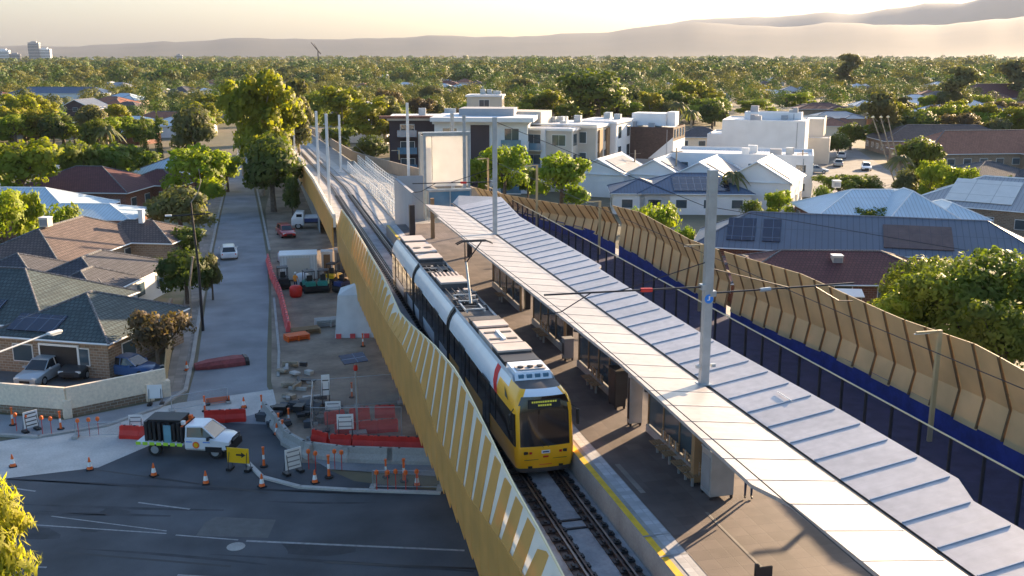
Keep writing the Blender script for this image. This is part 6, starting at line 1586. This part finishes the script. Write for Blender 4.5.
def blobs_for(kind,rnd,H_,W_):
    h=W_/2; B=[]
    if kind=='round':
        B.append((0,0,H_*.54,h*.74,H_*.38))
        for k in range(11):
            a=rnd.random()*6.28; r_=h*rnd.uniform(.35,.7); B.append((r_*math.cos(a),r_*math.sin(a),H_*rnd.uniform(.26,.82),h*rnd.uniform(.27,.44)))
    elif kind=='gum':
        for k in range(20):
            a=rnd.random()*6.28; r_=h*rnd.uniform(.1,.8); z=H_*rnd.uniform(.27,.9); f=1-abs(z/H_-.66)*1.2; B.append((r_*math.cos(a)*f,r_*math.sin(a)*f,z,h*rnd.uniform(.27,.42),h*rnd.uniform(.22,.34)))
    elif kind=='bright':
        B.append((0,0,H_*.56,h*.68,H_*.36))
        for k in range(14):
            a=rnd.random()*6.28; r_=h*rnd.uniform(.4,.78); B.append((r_*math.cos(a),r_*math.sin(a),H_*rnd.uniform(.26,.86),h*rnd.uniform(.29,.43)))
    elif kind=='wide':
        for k in range(14):
            a=rnd.random()*6.28; r_=h*rnd.uniform(.1,.78); B.append((r_*math.cos(a),r_*math.sin(a),H_*rnd.uniform(.42,.82),h*rnd.uniform(.28,.4),H_*rnd.uniform(.16,.26)))
    elif kind=='cypress':
        for k in range(9): t_=k/8; B.append((rnd.uniform(-.1,.1)*h,rnd.uniform(-.1,.1)*h,H_*(.1+.85*t_),h*(1-.75*t_**1.6),H_*.09))
    elif kind=='bush':
        for k in range(9):
            a=rnd.random()*6.28; r_=h*rnd.uniform(.0,.62); B.append((r_*math.cos(a),r_*math.sin(a),H_*rnd.uniform(.35,.7),h*rnd.uniform(.34,.5),H_*rnd.uniform(.25,.36)))
    return B
def make_tree(name,kind,leafm,H_,W_,n,size,seed,bark='bark',label=None,cat='tree',group=None,fill=.25,blobs=None):
    rnd=random.Random(seed); B=blobs or blobs_for(kind,rnd,H_,W_)
    t=thing(name,label or 'x',cat,(0,-500,0),0,group)
    me=crown_mesh('crown',B,n,size,leafm,seed,fill=fill); o=bpy.data.objects.new('crown',me); col.objects.link(o); o.parent=t
    b=MB(); tr=W_*.028+.06
    top=H_*.5 if kind!='bush' else H_*.3
    b.tube([(0,0,-.1),(rnd.uniform(-.1,.1),rnd.uniform(-.1,.1),top*.5),(rnd.uniform(-.2,.2),rnd.uniform(-.2,.2),top)],[tr*1.35,tr,tr*.75],bark,8)
    for bl in sorted(B,key=lambda q:-q[3])[:7]:
        z0=top*rnd.uniform(.55,.98)
        if kind!='cypress': b.tube([(0,0,z0),(bl[0]*.45,bl[1]*.45,(z0+bl[2])*.5),(bl[0]*.9,bl[1]*.9,bl[2])],[tr*.55,tr*.35,tr*.12],bark,5)
    o=b.build('trunk',t,world=False,smooth=True,fix=False)
    return t
PT={}
spec=[('gum','gum','leaf_gum',15,12,6000,.72,'gum_tree'),('gum2','gum','leaf_olive',13,11,5400,.68,'gum_tree'),('round','round','leaf_dark',9,9.5,5200,.58,'leafy_tree'),('round2','round','leaf_mid',8,8,4600,.54,'leafy_tree'),
 ('bright','bright','leaf_bright',8.5,8.5,5200,.52,'leafy_tree'),('wide','wide','leaf_mid',7.5,11,4800,.56,'spreading_tree'),('olive','round','leaf_olive',7,7.5,4200,.48,'leafy_tree'),('brown','wide','leaf_brown',8,9,3600,.48,'spreading_tree'),
 ('bush','bush','leaf_mid',3.2,5,1600,.32,'garden_shrub'),('bushy','bush','leaf_bright',3.4,5,1600,.32,'garden_shrub'),('cyp','cypress','leaf_dark',13,2.6,2200,.34,'cypress_tree')]
PH={}
for i,(k,kind,lm,H_,W_,n,sz,nm) in enumerate(spec):
    PT[k]=make_tree(nm,kind,lm,H_,W_,n,sz,100+i,bark='bark_pale' if kind=='gum' else 'bark',cat='tree' if kind!='bush' else 'shrub'); PH[k]=(H_,W_)
tused=set(); tree_xy=[]
def plant(k,x,y,h=None,wd=None,rz=None,lab=None,group=None,z=0):
    H_,W_=PH[k]; h=h or H_; sx=(wd/W_) if wd else h/H_
    sc=(sx,sx,h/H_); rz=random.random()*6.28 if rz is None else rz
    if k in tused: o=dup(PT[k],(x,y,z),rz,None,lab,group); o.scale=sc
    else: tused.add(k); o=PT[k]; o.location=(x,y,z); o.rotation_euler=(0,0,rz); o.scale=sc; o['label']=lab; 
    if group: o['group']=group
    tree_xy.append((x,y,max(2.,(wd or sx*W_)*.38)))
    return o
def pxtree(k,px,pyb,pyt,wpx,lab,group=None,rz=None):
    """tree with its foot at pixel (px,pyb); top seen at pyt; crown wpx wide"""
    q=G(px,pyb); h=Zat(px,pyt,q.x,q.y); d=Vector((q.x,q.y,-CH)).dot(Vector(_f)); return plant(k,q.x,q.y,h,wpx*d/CF,rz,lab,group)
# hand placed trees ------------------------------------------------------------
pxtree('gum',262,196,66,74,'tallest golden gum tree at the head of the avenue left of the tracks')
pxtree('gum',244,176,78,56,'golden gum tree on the left side of the avenue behind the tallest one')
pxtree('gum',285,190,92,58,'gum tree on the right side of the avenue against the viaduct')
pxtree('round',274,212,132,74,'dark dense tree at the foot of the avenue beside the work yard')
pxtree('gum',270,184,84,66,'golden gum filling the middle of the avenue')
pxtree('round',293,222,172,20,'small dark tree between the yard and the viaduct wall')
pxtree('gum2',300,170,80,42,'gum tree with grey green crown behind the far white poles')
pxtree('gum',345,148,84,60,'wide gum tree right behind the three white poles')
pxtree('round2',318,140,90,36,'green tree over the far end of the tracks')
pxtree('gum2',385,150,96,46,'olive green tree left of the dark apartments')
pxtree('brown',388,128,90,30,'round brownish tree behind the dark apartments')
pxtree('bright',199,211,146,66,'bright yellow green round tree left of the side street')
pxtree('bright',228,192,156,34,'smaller yellow green tree tucked behind the bright round one')
pxtree('olive',182,238,184,62,'grey olive tree in front of the bright round tree')
pxtree('olive',158,232,196,36,'dark olive shrub tree above the brown roof')
pxtree('round',188,304,246,58,'dark green front yard tree beside the street lamp pole')
pxtree('round',160,292,256,22,'narrow dark tree behind the front yard tree')
pxtree('round2',184,262,226,40,'small dark green tree over the end of the brown roof')
pxtree('olive',213,300,252,24,'slender dark tree at the kerb behind the street lamp pole')
pxtree('brown',160,374,312,66,'purplish bare looking shrub tree leaning over the cream wall')
pxtree('bright',24,218,140,82,'big dark green tree at the left edge')
pxtree('round2',78,200,140,60,'dark green tree second from the left edge')
pxtree('round2',112,198,142,64,'broad dark tree left of the cypresses behind the maroon roof')
pxtree('round2',140,190,148,40,'dark tree directly below the cypresses')
pxtree('bright',8,268,190,62,'yellow and pink flowering tree at the left edge over the brown roof')
pxtree('bright',34,262,190,34,'pinkish leaved tree right of the yellow one at the left edge')
pxtree('bushy',62,244,200,46,'yellow green bush in front of the pale blue roof')
pxtree('bush',112,236,214,26,'small green bush between the brown and the pale blue roof')
pxtree('cyp',146,162,108,9,'left one of two dark pencil cypresses')
pxtree('cyp',160,162,111,8,'right one of two dark pencil cypresses')
pxtree('round',55,150,112,30,'round dark green tree below the blue roofed hall')
pxtree('round2',100,158,118,36,'round tree with palm like head left of the cypresses')
pxtree('olive',196,160,104,54,'large rounded grey green tree left of the avenue')
pxtree('bright',245,120,88,30,'yellow green tree far up the avenue')
pxtree('bright',212,124,98,26,'light green tree far left of the avenue')
pxtree('gum',368,152,96,50,'broad gum tree between the white poles and the dark apartments')
pxtree('round2',405,150,112,34,'low green tree touching the dark apartments')
pxtree('wide',340,158,128,34,'low tree beside the far end of the ramp')
pxtree('bright',412,176,142,22,'small yellow green tree below the dark apartments')
pxtree('round',372,164,134,40,'dark tree behind the ramp parapet')
pxtree('olive',432,112,84,34,'olive tree over the roof of the dark apartments')
pxtree('gum2',520,108,78,40,'grey green gum behind the white apartment roof')
pxtree('bright',540,112,90,32,'bright yellow green tree just above the apartment roofs')
pxtree('gum',690,120,78,44,'hazy gum tree above the brown brick block')
# centre
pxtree('bright',561,216,154,60,'bright green round tree behind the gold screen in the centre')
pxtree('bright',505,206,145,52,'yellow green tree right of the grey catenary pole')
pxtree('round2',528,204,166,26,'small green tree between two brighter ones behind the screen')
pxtree('bright',478,200,158,26,'small yellow green tree beside the lift tower')
pxtree('bushy',656,246,199,50,'long yellow green bush tree over the screen before the solar roof house',rz=.4)
pxtree('bushy',636,232,204,26,'small yellow green bush at the left end of the solar roof house')
pxtree('bushy',683,258,222,24,'yellow bush against the tall pole over the screen')
pxtree('round2',597,128,69,76,'great dark rounded tree above the apartments in the centre')
pxtree('round',630,116,84,36,'dark tree joined to the great rounded one')
pxtree('olive',560,112,86,34,'pale green tree left of the great rounded one')
pxtree('wide',668,122,92,36,'feathery tree behind the brown brick block')
pxtree('round',712,132,98,34,'dark tree above the small grey hip roof')
pxtree('bright',756,118,99,42,'dark tree with a bright arched top above the white building')
pxtree('bright',778,226,190,30,'yellow bush in front of the rightmost townhouse')
pxtree('bush',752,224,200,24,'small dark green bush beside the townhouse garage')
pxtree('bush',820,222,186,26,'dark bush left of the blue hip roof')
# right
pxtree('wide',872,238,209,40,'neat rounded green tree in front of the blue hip roof',rz=1.)
def big(lab,px,py,h,wd,leafm,seed,n,kind='round',size=.3):
    q=G(px,py); h=Zat(px,-h,q.x,q.y) if h<0 else h; t=make_tree('hedge_tree',kind,leafm,h,wd,n,size,seed,label=lab); t.location=(q.x,q.y,0); tree_xy.append((q.x,q.y,wd*.4)); return t
big('huge dark rounded tree with sunlit top filling the right edge below the slate roof',955,362,7.9,9.8,'leaf_mid',301,15000,size=.34)
big('left shoulder of the huge tree group with sunlit yellow rim',912,338,6.6,7.4,'leaf_mid',302,9000,size=.32)
big('right edge tree of the huge group with golden sprays',1010,362,8.2,8.0,'leaf_mid',303,11000,size=.32)
big('lower front tree with golden top at the right edge over the screen',1000,392,6.2,6.0,'leaf_mid',304,8000,size=.28)
big('bright lime green shrub tree between the screen and the huge dark tree',888,362,-291,4.6,'leaf_yellow',305,6000,kind='bright',size=.26)
big('small lime green bush showing over the screen below the brown roof',796,285,-256,3.4,'leaf_yellow',306,2500,kind='bush',size=.22)
big('dark green bush right of the lime green shrub',922,362,-304,3.2,'leaf_mid',307,4000,size=.26)
for a in [('wide',838,200,176,50,'low spreading tree at the end of the sunny street'),('round2',868,198,174,34,'dark green tree at the right side of the sunny street'),('bright',928,208,160,30,'yellow topped tree in front of the terracotta roofs'),('bright',958,212,166,44,'pale yellow green tree over the skylight roof'),('olive',905,205,168,34,'olive tree behind the blue hip roof'),('round2',915,185,136,50,'brownish green tree behind the leaning poles'),
  ('gum2',880,150,92,54,'tall hazy gum tree right of the sunny street'),('round2',978,142,104,46,'broad clipped looking green tree in front of the dark maroon roof'),('gum2',955,118,66,52,'tall dark hazy tree left of the dark maroon roof'),('gum2',846,96,54,36,'tall dark gum standing above the horizon trees at the right'),('gum2',1015,104,60,50,'tall hazy tree at the right edge near the horizon'),
  ('round2',850,150,122,30,'round tree above the parked cars'),('round',838,158,132,26,'dark tree at the head of the sunny street'),('round2',990,190,168,20,'small tree beside the terracotta valley roofs'),('wide',1012,212,178,40,'pale tree at the right edge above the skylight roof'),('bright',800,112,92,34,'yellow green tree far right of the white building'),('wide',850,120,108,30,'round topped green tree above the grey roofs'),('bright',940,204,172,26,'bright green bush beside the blue roof end')]:
    k,px,py,pt_,wp,lab=a; pxtree(k,px,py,pt_,wp,lab)
# palms
def palm(lab,px,pyb,pyt,s=1.):
    q=G(px,pyb); h=Zat(px,pyt,q.x,q.y); t=thing('palm_tree',lab,'palm tree',(q.x,q.y,0))
    b=MB(); b.tube([(0,0,0),(.1,0,h*.5),(0,.1,h*.86)],[.28*s,.22*s,.2*s],'bark_pale',8); b.build('trunk',t,world=False)
    b=MB(); rnd=random.Random(px)
    for k in range(22):
        a=k*2.399; el=rnd.uniform(.1,1.1); L_=2.4*s
        P=[]
        for j in range(6):
            u=j/5; P.append(Vector((math.cos(a)*L_*u*math.cos(el)*1.1,math.sin(a)*L_*u*math.cos(el)*1.1,h*.86+L_*(math.sin(el)*u-1.0*u*u))))
        sd=Vector((-math.sin(a),math.cos(a),0))
        for j in range(5):
            w0=.30*s*math.sin(math.pi*(j/5*.8+.15)); w1=.30*s*math.sin(math.pi*((j+1)/5*.8+.15))
            for sg in(-1,1): b.add([P[j],P[j+1],P[j+1]+sd*sg*w1+Vector((0,0,-w1*.7)),P[j]+sd*sg*w0+Vector((0,0,-w0*.7))],[(0,1,2,3)],'leaf_olive')
    b.build('crown',t,world=False,fix=False); tree_xy.append((q.x,q.y,2))
palm('palm tree standing in front of the white gabled townhouses',732,212,168,1.)
palm('small palm left of the townhouse palm',722,206,184,.8)
palm('palm tree at the left of the white stepped building',678,140,98,1.4)
palm('second palm beside the one near the white stepped building',690,146,106,1.2)
palm('shaggy palm above the white roof in the left suburb',108,158,124,1.6)
palm('palm beside the leaning bundle of thin poles',898,192,152,1.1)
# near frond tree, lower left: drooping yellow leaves
q=G(-6,560,4.); t=thing('drooping_leaf_tree','yellow green tree with long drooping leaves in the lower left corner','tree',(q.x-.4,q.y,0))
B=[(0,0,6.6,1.0,1.2),(.55,.3,5.6,.9,.9),(-.6,0,5.4,1.2,1.1),(.2,-.4,4.5,1.2,1.0),(1.05,.5,5.15,.55,.35),(.9,-.5,3.7,1.,.8),(-.8,-.5,3.8,1.2,1.),(1.35,.6,4.95,.4,.3)]
me=crown_mesh('crown',B,5200,.42,'leaf_yellow',77,droop=.72,fill=.3); o=bpy.data.objects.new('crown',me); col.objects.link(o); o.parent=t
b=MB(); b.tube([(-.2,0,0),(0,0,3),(0,0,6)],[.16,.12,.04],'bark',7)
for bl in B: b.tube([(0,0,bl[2]-1.3),(bl[0]*.5,bl[1]*.5,bl[2]-.4),(bl[0],bl[1],bl[2])],[.06,.04,.015],'bark',5)
b.build('trunk',t,world=False)
# ---------------------------------------------------------------- scattered suburb trees
rnd=random.Random(33)
obst=[(a,c,r_) for (a,c,r_) in taken]
big_b=[(o.location.x,o.location.y) for o in bpy.data.objects if o.type=='EMPTY' and o.get('category') in('house','building','apartment building','townhouse') and o.location.y>-100]
def near(x,y,rad):
    for (a,c,r_) in tree_xy:
        if (a-x)**2+(c-y)**2<(rad+r_*.62)**2: return True
    return False
def nearhouse(x,y,rad):
    D=math.hypot(x,y)
    for (a,c) in big_b:
        e=math.hypot(a,c)
        if 0<e-D<(34 if e<330 else 60) and abs(x*c-y*a)/e<8.0 and ((int(a*7)+int(c*3))%5): return True
        if (a-x)**2+(c-y)**2<rad*rad: return True
    return False
cand=[]
for _ in range(9000):
    px=rnd.uniform(-130,1150); py=60.5+(rnd.random()**1.35)*95
    q=G(px,py); 
    if blocked(q.x,q.y,3): continue
    if px<235 and py>150: continue
    if 400<px<820 and py>(126 if px<715 else 112): continue
    if px>780 and py>128 and not (px>820 and py<150): continue
    if 795<px<875 and 132<py<200: continue
    if -6<q.x<9 and q.y<520: continue
    cand.append((q.y,px,py,q))
cand.sort(key=lambda c:c[0])
KN={'gum':'golden green gum tree','gum2':'grey green gum tree','round':'dark round tree','round2':'mid green round tree','bright':'yellow green tree','wide':'low spreading green tree','olive':'olive grey tree','brown':'brownish tree','bushy':'bright bush'}
keys=['gum','gum2','round','round2','bright','wide','olive','brown','gum','bright','bright','wide','round2','gum']
count=len([o for o in bpy.data.objects if o.get('category') in('tree','palm tree')])
farlist=[]
N_IND=300
for (yy,px,py,q) in cand:
    k=rnd.choice(keys); H_,W_=PH[k]
    h=H_*rnd.uniform(.65,1.12)*(1. if k not in('gum','gum2') else rnd.uniform(.55,.85)); wd=W_*h/H_*rnd.uniform(1.0,1.3)
    if near(q.x,q.y,wd*.33): continue
    if nearhouse(q.x,q.y,wd*.3+5.0): continue
    if count<N_IND and yy<620:
        side='left of the avenue' if px<250 else ('beyond the apartments' if px<700 else 'in the hazy right suburb')
        dist='near the horizon' if py<74 else ('in the far rows' if py<86 else ('in the middle rows' if py<104 else 'in the nearer rows'))
        lab='%s %s %s'%(KN[k],side,dist); plant(k,q.x,q.y,h,wd,None,lab,'%ss %s, %s'%(KN[k],side,dist)); count+=1
    else:
        farlist.append((q.x,q.y,h,wd)); tree_xy.append((q.x,q.y,wd*.36))
for k in PT:
    if k not in tused:
        for c in list(PT[k].children): bpy.data.objects.remove(c)
        bpy.data.objects.remove(PT[k])
print('individual trees',count,'far',len(farlist))
# far wood that reads as one mass, out to the foot of the hills
r=np.random.RandomState(5)
for _ in range(2900):
    px=r.uniform(-150,1170); D=700*((5200/700)**(r.rand()**1.2)); d=ray(px,HY); hd=Vector((d.x,d.y)).normalized()*D
    farlist.append((hd.x,hd.y,r.uniform(7,16)*(1.25 if r.rand()<.12 else 1),r.uniform(12,23)*(1+D/6000)))
def far_mesh(lst,name,m,seed,lab):
    r=np.random.RandomState(seed); Ps=[];Ns=[];Us=[];Ms=[]
    for (x,y,h,wd) in lst:
        D=math.hypot(x,y); n=int(max(34,min(520,520*(480/D)**1.15))); s=wd/math.sqrt(n)*1.35
        nb=5; bx=r.normal(size=(nb,3))*[wd*.17,wd*.17,h*.10]; bi=r.randint(0,nb,n)
        dd=r.normal(size=(n,3)); dd/=np.linalg.norm(dd,axis=1)[:,None]; dd[:,2]=np.where(dd[:,2]<-.3,-dd[:,2],dd[:,2])
        P=bx[bi]+dd*[wd*.28,wd*.28,h*.30]*(.75+.35*r.rand(n))[:,None]+[x,y,h*.54]
        Ps.append(P); Ns.append(dd); Us.append(np.full(n,s)); Ms.append(np.full(n,r.choice([0,1,1,2])))
    P=np.concatenate(Ps);d=np.concatenate(Ns);s=np.concatenate(Us); n=len(P)
    nn=d+r.normal(size=(n,3))*.5; nn/=np.linalg.norm(nn,axis=1)[:,None]; U=np.cross(nn,r.normal(size=(n,3))); U/=np.linalg.norm(U,axis=1)[:,None]; V=np.cross(nn,U)
    s=(s*(.7+.6*r.rand(n)))[:,None]
    q=np.stack([P-V*s*.5,P+U*s*.4,P+V*s*.5,P-U*s*.4],1).reshape(-1,3)
    me=bpy.data.meshes.new(name); me.vertices.add(4*n); me.vertices.foreach_set('co',q.ravel()); me.loops.add(4*n); me.polygons.add(n)
    me.loops.foreach_set('vertex_index',np.arange(4*n)); me.polygons.foreach_set('loop_start',np.arange(0,4*n,4))
    me.update(); me.validate(); me.materials.append(MT[m]); me.materials.append(MT['leaf_far2']); me.materials.append(MT['leaf_far3']); me.polygons.foreach_set('material_index',np.concatenate(Ms).astype(np.int32)); nv=np.repeat(d,4,axis=0); me.shade_smooth(); me.normals_split_custom_set_from_vertices(nv.tolist())
    o=bpy.data.objects.new(name,me); col.objects.link(o); tag(o,lab,'woodland',None,'stuff'); return n
print('far quads',far_mesh(farlist,'distant_treetops','leaf_far',8,'mass of small distant suburban treetops stretching to the foot of the hills'))
# ================================================================ HAZE
b=MB(); b.box(-13500,13500,-2000,13200,-12,640,'white'); hz=b.build('haze'); tag(hz,'thin pale morning haze filling the air over the suburb','haze',None,'stuff')
m=bpy.data.materials.new('haze'); m.use_nodes=True; N=m.node_tree.nodes; N.remove(N['Principled BSDF']); pv=N.new('ShaderNodeVolumePrincipled')
pv.inputs['Color'].default_value=(.72,.81,1,1); pv.inputs['Density'].default_value=HAZE; pv.inputs['Anisotropy'].default_value=.12
m.node_tree.links.new(pv.outputs[0],N['Material Output'].inputs['Volume']); hz.data.materials.clear(); hz.data.materials.append(m)
